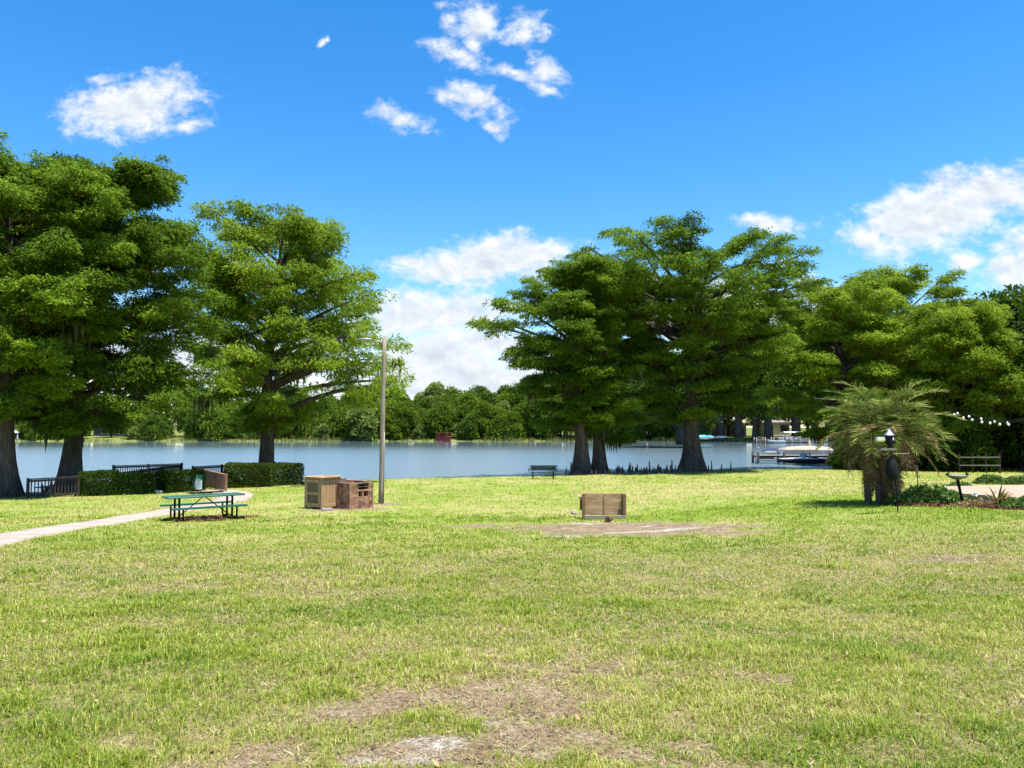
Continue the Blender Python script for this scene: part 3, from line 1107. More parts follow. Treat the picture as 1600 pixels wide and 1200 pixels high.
def broadleaf(label, loc, H, W, seed, leaf, leaf_size, n_leaf, name='shore_tree', lumps=16, trunk_r=.3, group=None, moss=0, trunk_h=.25, cat='tree', flat=.35, depth=1.0, bark='dark_bark'):
    """rounded irregular tree: leaf-covered lumps on limbs"""
    g = np.random.default_rng(seed)
    rr = random.Random(seed)
    root = thing(name, label, cat, loc, 0, group)
    wood = MB()
    wood.tube([(0, 0, -.4), (rr.uniform(-.2, .2), 0, H * .2), (rr.uniform(-.4, .4), rr.uniform(-.3, .3), H * .55), (0, 0, H * .85)], [trunk_r * 1.4, trunk_r, trunk_r * .6, .05], 8, cap=False)
    cs, rs = [], []
    for i in range(lumps):
        f = (i + .5) / lumps
        z = H * (trunk_h + (.93 - trunk_h) * f)
        prof = math.sin(math.pi * min(1, .18 + .80 * f)) ** .7
        a = i * 2.4 + rr.uniform(-.5, .5)
        q = W * .5 * prof * rr.uniform(.35, .85)
        c = Vector((q * math.cos(a), q * math.sin(a) * depth, z))
        r = W * rr.uniform(.17, .27)
        cs.append(tuple(c))
        rs.append(r)
        s = Vector((0, 0, max(.1 * H, z - q * .8 - .1 * H)))
        wood.tube([s, s.lerp(c, .5) + Vector((0, 0, .06 * H)), c], [trunk_r * .42, trunk_r * .26, .03], 5, cap=False)
    cs, rs = np.array(cs), np.array(rs)
    w = rs ** 2
    idx = g.choice(len(cs), n_leaf, p=w / w.sum())
    u = unit(g.normal(size=(n_leaf, 3)))
    u[:, 2] = np.where(u[:, 2] < -.45, -u[:, 2], u[:, 2])
    sub = fbm(u[:, 0] * 2.6 + idx * 3.7, u[:, 1] * 2.6 + u[:, 2] * 1.9, seed, 3)
    rad = rs[idx] * (.62 + .5 * g.random(n_leaf) ** .6 + .7 * (sub - .5))
    c = cs[idx] + u * rad[:, None] * np.array([1, depth, .78])
    d = unit(u * .7 + g.normal(size=(n_leaf, 3)) * .6 + np.array([0, 0, -.2]))
    L = leaf_size * (.6 + .8 * g.random(n_leaf))
    V, F = leaf_quads(c, d, L, L * .6, g, flat)
    lt = g.normal(size=len(cs)) * .12
    t = np.clip(.5 + lt[idx] + g.normal(size=n_leaf) * .14, 0, 1)
    wood.build('trunk', M[bark], root, smooth=True)
    mesh_np('crown', V, F, M[leaf], root, attrs={'tint': ('FLOAT', np.repeat(t, 4))})
    if moss:
        k = g.permutation(len(c))[:moss]
        L = c[k]
        V, F, t = moss_strands(L, g, 7, (.8, 3.2), .4)
        tag(mesh_np('spanish_moss', V, F, M['moss'], root, attrs={'tint': ('FLOAT', t)}), kind='stuff')
    return root


def build_near_trees():
    cypress('leftmost bald cypress, its flared trunk cut by the left picture edge', (2, 783), 36.5,
            [(226, 10, 75), (256, -50, 125), (320, -90, 160), (400, -110, 165), (500, -120, 150), (600, -120, 120), (660, -80, 75), (690, -40, 50)],
            .80, .44, n_limbs=54, seed=11, leaf_size=0.22, k=124, moss=34, pad_r=(.55, .95), hmin=.2, inner=.3)
    cypress('big dark bald cypress behind the wooden rail, towering over the clipped hedge in its shade', (107, 778), 40.5,
            [(242, 120, 190), (268, 80, 232), (310, 45, 264), (380, 10, 296), (440, -10, 333), (500, -10, 338), (560, 0, 333), (600, 10, 325), (640, 30, 310), (665, 70, 240), (690, 95, 130)],
            .70, .40, n_limbs=78, gap=.16, seed=12, leaf_size=0.22, k=118, moss=60, pad_r=(.6, 1.05), inner=.3, hmin=.17,
            trunk_lean=[(0, 0), (6, .3), (11, 1.6), (17, 2.9)])
    cypress('pale yellow-green cypress rising behind the sunlit square hedge', (413, 742), 49,
            [(320, 345, 430), (340, 318, 500), (368, 300, 524), (405, 298, 562), (440, 318, 592), (480, 318, 604), (520, 325, 628), (548, 322, 650), (580, 325, 648), (610, 345, 640), (640, 370, 510), (658, 395, 450)],
            .68, .46, n_limbs=66, seed=13, leaf='pale_leaf', leaf_size=0.24, k=79, moss=30, pad_r=(.6, 1.1), droop=.75, inner=.34, hmin=.24, gap=.2,
            trunk_lean=[(0, 0), (8, .2), (16, .6)])
    cypress('left trunk of the twin cypresses beside the park bench, spreading out over the lake', (908, 742), 57,
            [(402, 875, 950), (414, 845, 970), (434, 808, 970), (455, 785, 965), (490, 755, 960), (520, 748, 955), (545, 775, 950), (575, 800, 950), (610, 830, 940), (650, 832, 930), (672, 860, 925)],
            .78, .42, n_limbs=62, zs=.65, gap=.16, seed=14, leaf_size=0.24, k=96, moss=40, pad_r=(.6, 1.05), inner=.34, hmin=.2)
    cypress('right trunk of the twin cypresses, standing between its twin and the row of knees', (936, 742), 58.5,
            [(414, 915, 985), (430, 895, 1005), (450, 880, 1020), (500, 880, 1020), (550, 880, 1010), (600, 885, 1010), (650, 895, 1010), (682, 910, 985)],
            .72, .40, n_limbs=44, zs=.7, gap=.1, seed=15, leaf_size=0.24, k=101, moss=44, pad_r=(.6, 1.05), inner=.28, hmin=.17)
    cypress('tallest broad-topped bald cypress with a thick swollen trunk at the water edge', (1083, 737), 61,
            [(352, 1020, 1110), (364, 978, 1180), (388, 920, 1240), (415, 884, 1260), (442, 880, 1274), (480, 905, 1250), (520, 935, 1232), (560, 965, 1215), (600, 985, 1180), (640, 1010, 1160), (665, 1045, 1125)],
            1.25, .62, n_limbs=84, zs=.55, gap=.16, seed=16, leaf_size=0.26, k=96, moss=70, pad_r=(.7, 1.2), inner=.36, hmin=.2, trunk_lean=[(0, 0), (10, -.2), (20, .3)])
    cypress('slender cypress behind the boat dock with open layered branches', (1322, 737), 68,
            [(428, 1262, 1345), (448, 1228, 1390), (490, 1205, 1405), (560, 1190, 1405), (620, 1192, 1400), (655, 1210, 1390), (672, 1250, 1360)],
            .75, .42, n_limbs=58, zs=.8, seed=17, leaf_size=0.27, k=84, moss=60, pad_r=(.7, 1.2), leaf='pale_leaf', tint=-.10, inner=.4, hmin=.2)
    cypress('tall cypress directly behind the palm, with its pale trunk showing high in the crown', (1405, 736), 75,
            [(418, 1375, 1440), (434, 1335, 1516), (460, 1335, 1524), (500, 1325, 1515), (560, 1335, 1505), (620, 1340, 1500), (655, 1350, 1480)],
            .8, .45, n_limbs=62, zs=.8, seed=18, leaf_size=0.27, k=84, moss=60, pad_r=(.7, 1.25), leaf='pale_leaf', tint=-.05, inner=.4, hmin=.2)
    cypress('drooping light-green cypress over the dark thicket, hung with moss', (1512, 736), 62,
            [(472, 1460, 1530), (495, 1425, 1560), (530, 1420, 1585), (570, 1425, 1592), (610, 1432, 1595), (640, 1440, 1590), (660, 1460, 1570)],
            .7, .4, n_limbs=56, seed=19, leaf_size=0.24, k=96, moss=90, pad_r=(.6, 1.1), leaf='pale_leaf', tint=.0, droop=.8, inner=.3, hmin=.25)
    p = at_depth(1600, 736, 70)
    broadleaf('dark rounded oak behind the drooping cypress at the right edge', (p.x, 70, gz(p.x, 70)), 16.3, 15, 21, 'oak_leaf', .40, 42000, name='oak_tree', lumps=34, trunk_r=.45, moss=50, trunk_h=.16, bark='bark')
    p = at_depth(1700, 736, 60)
    broadleaf('dark oak cut off by the right edge of the picture', (p.x, 60, gz(p.x, 60)), 13, 13, 22, 'oak_leaf', .36, 30000, name='oak_tree', lumps=26, trunk_r=.4, moss=40, trunk_h=.12, bark='bark')
    p = at_depth(1235, 736, 92)
    broadleaf('low bushy moss-hung tree across the cove behind the boat dock', (p.x * .985, 150, .9), 16, 17, 23, 'oak_leaf', .55, 20000, name='cove_tree', lumps=24, trunk_r=.6, moss=80, trunk_h=.30, bark='bark')


build_near_trees()


def build_thicket():
    spots = [(1335, 64, 2.6, 3.6), (1388, 64, 3.2, 5.0), (1440, 65, 4.6, 5.0), (1490, 66, 5.4, 6.0), (1540, 66, 7.2, 6.5), (1596, 64, 8.4, 6.5), (1635, 56, 7.5, 6.5), (1680, 54, 6.0, 6.0)]
    where = ['left of the palm crown at the shore', 'hidden behind the palm stems', 'behind the right side of the palm', 'under the first of the string lights', 'under the last of the string lights', 'rising above the patio at the picture edge', None, None]
    spots += [(1488, 60.8, 2.9, 3.6), (1518, 60.6, 3.3, 3.4), (1515, 69, 4.2, 6.5), (1568, 69, 4.6, 6.5), (1625, 67, 5.0, 6.5), (1460, 68, 3.8, 5.5)]
    where += ['low in front of the drooping cypress trunk, left', 'low in front of the drooping cypress trunk, right', 'filling the gap under the lights, second row left', 'filling the gap under the lights, second row middle', 'filling the gap by the picture edge, second row', 'just right of the palm, second row']
    for i, (px, d, h, w) in enumerate(spots):
        if where[i] is None:
            continue
        p = at_depth(px, 735, d)
        broadleaf('dark thicket shrub ' + where[i], (p.x, d, gz(p.x, d) - .1), h, w, 40 + i, 'oak_leaf', .26, 16000, name='thicket_shrub', lumps=18, trunk_r=.12, group='dark thicket along the right boundary', trunk_h=.08, cat='shrub')


build_thicket()


def build_far_trees():
    kinds = []
    specs = [(15.5, 11, 'far_leaf', 22, 'dark_bark', .18), (17.5, 10, 'far_leaf', 20, 'bark', .22), (13.5, 12, 'far_leaf', 22, 'dark_bark', .10), (16.5, 8.5, 'far_leaf_pale', 16, 'bark', .30), (18.5, 12, 'far_leaf', 24, 'bark', .22), (8.0, 8.0, 'far_leaf', 14, 'dark_bark', .03), (5.0, 5.5, 'far_leaf_pale', 9, 'dark_bark', .02)]
    words = ['broad green tree', 'tall narrow-crowned green tree', 'low spreading green tree', 'pale feathery tree', 'high domed green tree', 'bushy dark green waterside shrub', 'small light green waterside bush']
    for i, (h, w, lf, lu, bk, th) in enumerate(specs):
        t = broadleaf('', (0, 0, -50), h, w, 60 + i, lf, .62 if h > 10 else .5, 9000 if h > 10 else 5000, name='shore_tree' if h > 9 else 'shore_bush', lumps=lu, trunk_r=.32, trunk_h=th, bark=bk, flat=.4)
        kinds.append(t)
    used = [False] * len(kinds)
    rr = random.Random(5)

    def put(kind, px, back, scale, label, zoff=0.0):
        p = bank_at_px(px)
        d = (p - bank_c).normalized()
        q = p + d * back
        z = float(np.interp(back, [0, 2, 8, 30, 120], [.05, .35, .7, 1.3, 2.0])) - .15
        s = scale * rr.uniform(.93, 1.07)
        loc, rz, sc = (q.x, q.y, z + zoff), rr.uniform(0, 6.28), (s * rr.uniform(.92, 1.1), s * rr.uniform(.92, 1.1), s)
        base = kinds[kind]
        grp = 'trees of the far shore' if kind < 5 else 'bushes along the far waterline'
        if not used[kind]:
            used[kind] = True
            base.location, base.rotation_euler, base.scale = loc, (0, 0, rz), sc
            base['label'], base['group'] = label, grp
        else:
            dup(base, loc, rz, sc, label, grp)
    # front row, back row: heights follow the skyline of the photograph
    sky_px = [-120, 0, 60, 150, 230, 300, 345, 420, 500, 560, 600, 625, 660, 690, 720, 770, 815, 860, 950, 1050, 1150, 1300]
    sky_py = [640, 640, 640, 636, 632, 622, 628, 632, 628, 622, 612, 610, 614, 604, 606, 601, 600, 590, 585, 580, 580, 575]
    for row, back, step in ((0, 7, 27), (1, 17, 30), (2, 30, 36)):
        px = -110 + row * 11
        while px < 1330:
            p = bank_at_px(px)
            dist = p.y + back
            want = (689 - float(np.interp(px, sky_px, sky_py))) * dist / FPX
            want *= (.70, .90, 1.0)[row] * rr.uniform(.82, 1.06)
            clear = 1070 < px < 1290 and row < 2            # lawns and houses show between the trunks there
            gap = row < 2 and (145 < px < 205 or 268 < px < 302)
            if not (clear or gap):
                kd = rr.choice([0, 0, 1, 2, 2, 4, 3] if row < 2 else [0, 1, 4, 4])
                h = specs[kd][0]
                side = 'left of the light pole' if px < 596 else ('between light pole and twin cypresses' if px < 850 else 'beyond the lakeside cypresses')
                depth = ('front', 'middle', 'back')[row]
                put(kd, px, back + rr.uniform(-2, 3), want / h, f'{words[kd]} in the far {depth} row, {side}')
            px += step * rr.uniform(.75, 1.2)
    put(3, 690, 22, 1.02, 'palest feathery tree topping the far skyline right above the red waterside deck')
    for px in list(range(-60, 1090, 17)):
        if 140 < px < 215 or 270 < px < 310 or 672 < px < 716 or (850 < px < 935 and rr.random() < .5):
            continue
        kd = rr.choice((5, 5, 5, 6))
        side = 'left of the light pole' if px < 596 else ('between the light pole and the park bench' if px < 850 else 'beyond the cypress trunks')
        put(kd, px + rr.uniform(-9, 9), rr.uniform(2.5, 9), rr.uniform(.55, 1.1), f'{words[kd]} across the lake, {side}')
    put(6, 568, 1.2, 1.7, 'light green willowy bush leaning over the far waterline just left of the light pole')
    # tall moss-hung cypresses with bare trunks by the houses
    tall = broadleaf('dark moss-hung tree before the pale house across the lake', (0, 0, 0), 23, 15, 77, 'far_leaf', .7, 14000, name='waterside_cypress', lumps=26, trunk_r=.8, moss=160, trunk_h=.36, bark='dark_bark')
    grp = 'moss-hung trees by the far houses'
    tall['group'] = grp
    first = True
    for px, s, lb in ((1118, 1.18, 'dark moss-hung tree before the pale house across the lake'), (1146, 1.22, 'moss-hung tree at the right end of the pale house across the lake'), (1192, 1.3, 'thick moss-hung tree at the shore end of the far dock'), (1234, 1.25, 'moss-hung tree right of the small peach house'), (1285, 1.25, 'moss-hung tree behind the covered pontoon boats'), (1062, .95, 'moss-hung tree in the shade left of the pale house'), (1000, .95, 'moss-hung tree seen between the twin and the broad-topped cypress'), (1170, .82, 'lower moss-hung tree between the pale and the peach house'), (1262, .9, 'moss-hung tree rising behind the white pontoon canopy'), (1325, 1.1, 'moss-hung tree far behind the palm, left side'), (1380, 1.1, 'moss-hung tree far behind the palm, right side')):
        p = bank_at_px(px)
        d = (p - bank_c).normalized() * 5
        if first:
            tall.location, tall.scale, first = (p.x + d.x, p.y + d.y, .5), (s, s, s), False
        else:
            dup(tall, (p.x + d.x, p.y + d.y, .5), rr.uniform(0, 6), (s, s, s), lb, grp)
    for t, u in zip(kinds, used):
        if not u:
            for c in list(t.children):
                bpy.data.objects.remove(c)
            bpy.data.objects.remove(t)


build_far_trees()


def build_reeds():
    g = np.random.default_rng(3)
    N = 22000
    t = g.random(N)
    P = np.array([tuple(bank_pt(q)) for q in t])
    dv = P - np.array(bank_c)
    dv = unit(dv)
    den = fbm(t * 60, t * 0, 9, 3)
    P = P + dv * (g.random(N) * 3.2 - 1.4)[:, None]
    keep = g.random(N) < sstep(.25, .6, den)
    P = P[keep]
    n = len(P)
    h = (.35 + .9 * g.random(n) ** 2) * (.6 + .8 * den[keep])
    P[:, 2] = .0
    d = unit(g.normal(size=(n, 3)) * np.array([.25, .25, 0]) + np.array([0, 0, 1]))
    a = g.random(n) * np.pi
    s = np.stack([np.cos(a), np.sin(a), 0 * a], 1) * .10
    V = np.stack([P - s, P + s, P + d * h[:, None] + s * .3, P + d * h[:, None] - s * .3], 1).reshape(-1, 3)
    o = mesh_np('reeds', V, np.arange(4 * n).reshape(n, 4), M['reed_leaf'], attrs={'tint': ('FLOAT', np.repeat(np.clip(.5 + g.normal(size=n) * .25, 0, 1), 4))})
    tag(o, 'pale reeds along the far waterline', kind='stuff')


build_reeds()


# ------------------------------------------------------------------ grass
def build_grass():
    g = np.random.default_rng(5)

    def scatter(N, d0, d1, powr):
        u = g.random(N)
        e = 1 - powr                      # pdf ~ d^-powr
        d = (d0 ** e + u * (d1 ** e - d0 ** e)) ** (1 / e) if abs(e) > 1e-3 else d0 * (d1 / d0) ** u
        t = (g.random(N) * 2 - 1) * .80
        return d * t, d

    def keep(x, y):
        s = y - shore_y(x)
        ok = s < -.15
        ok &= near_path(x, y) > .72
        ok &= ~in_patio(x, y)
        return ok

    def colours(x, y, n, d):
        dr = dry_mask(x, y)
        r = g.random(n)
        gr = np.array([.150, .225, .012])
        yg = np.array([.320, .370, .036])
        st = np.array([.480, .420, .170])
        lush = np.array([.110, .205, .010])
        w = np.clip(.06 + .50 * dr + (r - .5) * 1.15 + .35 * bare_mask(x, y) + .13 * (1 - sstep(5, 15, y)), 0, 1)
        c = np.where((w < .5)[:, None], gr + (yg - gr) * (w * 2)[:, None], yg + (st - yg) * ((w - .5) * 2)[:, None])
        lu = sstep(.54, .68, fbm(x * .75, y * .75, 51, 3)) * (g.random(n) < .42)
        c = c * (1 - lu[:, None]) + lush * lu[:, None]
        return c * (.8 + .4 * g.random(n))[:, None]

    V_, F_, C_ = [], [], []
    off = 0
    for (N, d0, d1, powr) in ((420000, 2.6, 9.0, .35), (300000, 8.0, 26.0, .9), (200000, 24.0, 66.0, 1.0)):
        x, y = scatter(N, d0, d1, powr)
        ba = np.maximum(bare_mask(x, y), 1.1 * sand_mask(x, y))
        # tufts: blades crowd into clumps
        cl = fbm(x * 4.2, y * 4.2, 61, 3, .6)
        thin = sstep(.40, .56, fbm(x * .9, y * .9, 62, 4, .6))
        ok = keep(x, y) & (g.random(N) > ba * .86) & (g.random(N) < .30 + .75 * sstep(.30, .62, cl)) & (g.random(N) < .55 + .45 * thin)
        x, y, cl = x[ok], y[ok], cl[ok]
        ba = ba[ok]
        n = len(x)
        d = np.maximum(y, 1)
        z = ground(x, y)
        big = sstep(.55, .70, fbm(x * 2.3, y * 2.3, 63, 3, .6))
        L = (.024 + .032 * g.random(n) + .066 * big * g.random(n) ** 1.4) * (1 - .45 * ba) * (1 + .020 * np.maximum(d - 8, 0))
        W = .0046 * np.maximum(1, d / 4.2) ** .82 * (.6 + .8 * g.random(n))
        a = g.random(n) * 2 * np.pi
        # leaning; straw lies flatter
        lean = .25 + .75 * g.random(n)
        h = np.stack([np.cos(a), np.sin(a)], 1)
        s = np.stack([-np.sin(a), np.cos(a), 0 * a], 1) * (W / 2)[:, None]
        P = np.stack([x, y, z - .004], 1)
        m = P + np.concatenate([h * (L * lean * .35)[:, None], (L * .62)[:, None]], 1)
        t = P + np.concatenate([h * (L * lean * 1.0)[:, None], (L * (1.0 - .35 * lean))[:, None]], 1)
        col = colours(x, y, n, d)
        if d0 < 20:
            V = np.stack([P - s, P + s, m + s * .85, m - s * .85, t + s * .12, t - s * .12], 1).reshape(-1, 3)
            i = np.arange(n) * 6
            F = np.concatenate([np.stack([i, i + 1, i + 2, i + 3], 1), np.stack([i + 3, i + 2, i + 4, i + 5], 1)])
            cc = np.repeat(col, 6, 0)
        else:
            V = np.stack([P - s, P + s, t + s * .2, t - s * .2], 1).reshape(-1, 3)
            F = np.arange(4 * n).reshape(n, 4)
            cc = np.repeat(col, 4, 0)
        V_.append(V)
        F_.append(F + off)
        C_.append(cc)
        off += len(V)
    # dry clippings lying flat between the blades
    x, y = scatter(150000, 2.6, 15.0, .5)
    ok = keep(x, y) & (g.random(len(x)) < .25 + .75 * sstep(.35, .65, fbm(x * 1.1, y * 1.1, 71, 4, .6)) + .5 * bare_mask(x, y))
    x, y = x[ok], y[ok]
    n = len(x)
    a = g.random(n) * 2 * np.pi
    dd = unit(np.stack([np.cos(a), np.sin(a), .22 * g.normal(size=n)], 1))
    V, F = leaf_quads(np.stack([x, y, ground(x, y) + .004 + .012 * g.random(n)], 1), dd, (.025 + .05 * g.random(n)) * (1 + .04 * y), (.0028 + .003 * g.random(n)) * np.maximum(1, y / 4.2), g, .8)
    st = np.array([[.40, .33, .17], [.30, .215, .115], [.50, .44, .26], [.20, .135, .075]])[g.integers(0, 4, n)]
    V_.append(V)
    F_.append(F + off)
    C_.append(np.repeat(st * (.75 + .45 * g.random(n))[:, None], 4, 0))
    V, F, cc = np.concatenate(V_), np.concatenate(F_), np.concatenate(C_)
    m, k, out = new_mat('grass_blade')
    a = k.n('ShaderNodeAttribute', attribute_name='blade')
    p = k.n('ShaderNodeBsdfPrincipled')
    p.inputs['Roughness'].default_value = .5
    p.inputs['Specular IOR Level'].default_value = .25
    k.l(a.outputs['Color'], p.inputs['Base Color'])
    t = k.n('ShaderNodeBsdfTranslucent')
    k.l(a.outputs['Color'], t.inputs['Color'])
    mx = k.n('ShaderNodeMixShader')
    mx.inputs[0].default_value = .4
    k.l(p.outputs[0], mx.inputs[1])
    k.l(t.outputs[0], mx.inputs[2])
    k.l(mx.outputs[0], out.inputs['Surface'])
    o = mesh_np('grass', V, F, m, attrs={'blade': ('FLOAT_COLOR', np.concatenate([cc, np.ones((len(cc), 1))], 1))})
    tag(o, 'patchy green and straw coloured lawn grass', kind='stuff')
    # fallen leaves and litter in the foreground
    n = 420
    x, y = scatter(n, 2.8, 14, .6)
    ok = keep(x, y)
    x, y = x[ok], y[ok]
    n = len(x)
    c = np.stack([x, y, ground(x, y) + .012 + .03 * g.random(n)], 1)
    dd = unit(g.normal(size=(n, 3)) * np.array([1, 1, .25]))
    V, F = leaf_quads(c, dd, .03 + .035 * g.random(n), .018 + .018 * g.random(n), g, .8)
    o = mesh_np('leaf_litter', V, F, M['dead_palm'], attrs={'tint': ('FLOAT', np.repeat(g.random(n), 4))})
    tag(o, 'small brown dead leaves scattered in the lawn', kind='stuff')


build_grass()


# ------------------------------------------------------------------ picnic table, bench, pole, sign
def build_picnic_table():
    p = at_ground(318, 811)
    root = thing('picnic_table', 'green coated metal picnic table with attached benches beside the curving path', 'picnic table', p, R(38))

    def slab(y, w, z, L, name):
        m = MB()
        n = 10
        pts = []
        r = min(.09, w / 2)
        for cx, cy, a0 in ((L / 2 - r, w / 2 - r, 0), (-L / 2 + r, w / 2 - r, 90), (-L / 2 + r, -w / 2 + r, 180), (L / 2 - r, -w / 2 + r, 270)):
            for k in range(5):
                a = R(a0 + k * 22.5)
                pts.append((cx + r * math.cos(a), y + cy + r * math.sin(a)))
        n = len(pts)
        vs = [(x, yy, z - .045) for x, yy in pts] + [(x, yy, z - .008) for x, yy in pts] + [(x * .994, y + (yy - y) * .985, z) for x, yy in pts]
        fs = [tuple(range(n))[::-1], tuple(range(2 * n, 3 * n))]
        for q in (0, n):
            fs += [(q + i, q + (i + 1) % n, q + n + (i + 1) % n, q + n + i) for i in range(n)]
        m.add(vs, fs)
        return m.build(name, M['green_coat'], root)
    slab(0, .76, .77, 2.44, 'tabletop')
    for s in (-1, 1):
        slab(s * .72, .27, .46, 2.30, 'bench_seat')
        for e in (-1, 1):
            m = MB()
            m.tube([(e * .82, s * .26, .73), (e * .82, s * .26, .0)], .034, 8)
            m.build('leg', M['black_metal'], root, smooth=True)
            m = MB()
            x0 = e * .82
            m.tube([(x0, s * .72, .42), (x0, s * .72, .12), (x0, s * .69, .055), (x0, s * .60, .035), (x0, s * .26, .035)], .030, 8)
            m.build('bench_leg', M['black_metal'], root, smooth=True)
    for e in (-1, 1):
        m = MB()
        m.tube([(e * .05, 0, .70), (e * .80, 0, .10)], .017, 6)
        m.tube([(e * .82, -.26, .10), (e * .82, .26, .10)], .020, 6)
        m.tube([(e * .82, -.30, .705), (e * .82, .30, .705)], .022, 6)
        m.build('brace', M['black_metal'], root, smooth=True)
    # mulch below it
    g = np.random.default_rng(8)
    n = 5200
    a, r = g.random(n) * 2 * np.pi, np.sqrt(g.random(n))
    ex = 1 + .18 * np.sin(a * 3 + 1) + .1 * np.sin(a * 7)
    lx, ly = np.cos(a) * r * 1.30 * ex + .12, np.sin(a) * r * .70 * ex - .18
    c, s = math.cos(R(38)), math.sin(R(38))
    x, y = p.x + lx * c - ly * s, p.y + lx * s + ly * c
    z = ground(x, y) + .012 + .035 * g.random(n)
    V, F = leaf_quads(np.stack([x, y, z], 1), unit(g.normal(size=(n, 3)) * np.array([1, 1, .3])), .05 + .09 * g.random(n), .025 + .03 * g.random(n), g, .7)
    mt = leaf_mat('mulch_chip', [(.045, .018, .012), (.13, .055, .034), (.24, .125, .085)], trans=.0, rough=.95, spec=.05)
    o = mesh_np('mulch', V, F, mt, attrs={'tint': ('FLOAT', np.repeat(g.random(n), 4))})
    tag(o, 'reddish brown mulch under the green picnic table', kind='stuff')


def build_bench():
    p = at_ground(849, 748.5)
    root = thing('park_bench', 'dark slatted metal park bench facing the lake, left of the twin cypresses', 'bench', p, R(4))
    m = MB()
    for i in range(4):
        m.bar((-.88, .05 + i * .105, .445), (.88, .05 + i * .105, .445), .085, .03)
    m.build('seat', M['dark_green_metal'], root, bevel=.006)
    m = MB()
    for i in range(4):
        z = .60 + i * .088
        m.bar((-.84, -.05 - i * .022, z), (.84, -.05 - i * .022, z), .028, .078)
    for e in (-1, 1):                       # rounded ends of the back
        m.tube([(e * .84, -.05, .585), (e * .90, -.075, .63), (e * .92, -.08, .73), (e * .90, -.10, .84), (e * .84, -.12, .895)], .024, 6)
    m.build('backrest', M['dark_green_metal'], root)
    for e in (-1, 1):
        m = MB()
        m.tube([(e * .68, .14, -.05), (e * .68, .14, .43)], .042, 10)
        m.bar((e * .68, -.10, .41), (e * .68, .38, .41), .05, .04)
        m.tube([(e * .68, -.02, .42), (e * .68, -.06, .58), (e * .68, -.11, .86)], .02, 6)
        m.build('leg', M['black_metal'], root, smooth=False)
        m = MB()
        m.tube([(e * .90, -.06, .62), (e * .97, .10, .64), (e * .97, .34, .62), (e * .95, .38, .54), (e * .90, .34, .46)], .022, 6)
        m.build('armrest', M['black_metal'], root, smooth=True)


def build_light_pole():
    p = at_ground(595, 787)
    root = thing('light_pole', 'tall weathered wooden light pole with a short lamp arm beside the brick pit', 'light pole', p)
    top = at_depth(601, 525, p.y) - p
    m = MB()
    pts, rad = [], []
    for i in range(9):
        f = i / 8
        pts.append((top.x * f + .012 * math.sin(f * 7), 0, -.3 + (top.z + .3) * f))
        rad.append(.120 - .038 * f)
    m.tube(pts, rad, 14)
    m.build('pole', M['pole_wood'], root, smooth=True)
    m = MB()
    zt = top.z - .30
    m.tube([(top.x - .08, -.05, zt - .05), (top.x - .22, -.06, zt + .08), (top.x - .62, -.08, zt + .14)], .028, 8)
    m.bar((top.x - .13, -.02, zt - .3), (top.x - .13, -.02, zt + .15), .09, .02)
    m.build('lamp_arm', M['grey_metal'], root, smooth=True)
    m = MB()
    m.lathe((0, 0, 0), [(.02, -.30), (.075, -.27), (.12, -.10), (.125, .10), (.09, .26), (.03, .30)], 14)
    o = m.build('lamp_head', M['grey_metal'], root, smooth=True)
    o.location = (top.x - .80, -.09, zt + .14)
    o.rotation_euler = (0, R(90), 0)
    o.scale = (.62, 1, 1)
    m = MB()
    m.tube([(.13, -.07, .0), (.125, -.065, 3.0)], .014, 6)
    m.build('conduit', M['grey_metal'], root, smooth=True)


def build_sign():
    p = at_ground(308, 768)
    root = thing('notice_sign', 'small notice sign with green header and white panel before the hedge', 'sign', p, R(-8))
    w, z0, z1 = .56, .10, .86
    m = MB()
    m.box((0, 0, (z0 + z1) / 2), (w, .035, z1 - z0))
    m.build('board', M['sign_green'], root, bevel=.006)
    m = MB()
    m.box((0, -.022, .345), (w * .97, .008, .47))
    pn = m.build('white_panel', M['white_sign'], root)
    m = MB()
    for i in range(6):
        m.box((-.02 if i % 2 else .0, -.0275, .52 - i * .066), (w * (.78 if i % 3 else .6), .003, .016))
    m.build('printed_lines', M['faint_print'], root)
    m = MB()
    r = random.Random(4)
    x = -.20
    for i in range(10):                    # a blurred white heading, unreadable at this distance
        q = r.uniform(.026, .036)
        m.box((x + q / 2, -.0205, .645), (q, .004, .055 if i else .075))
        x += q + .009
    m.build('heading', M['white_sign'], root)
    m = MB()
    m.box((.0, -.0205, .765), (.10, .004, .035))
    m.box((.035, -.0205, .785), (.05, .004, .03))
    m.build('emblem', M['white_sign'], root)
    for e in (-1, 1):
        m = MB()
        m.box((e * .22, .03, .1), (.06, .06, .6))
        m.build('post', M['dock_wood'], root)


build_picnic_table()
build_bench()
build_light_pole()
build_sign()


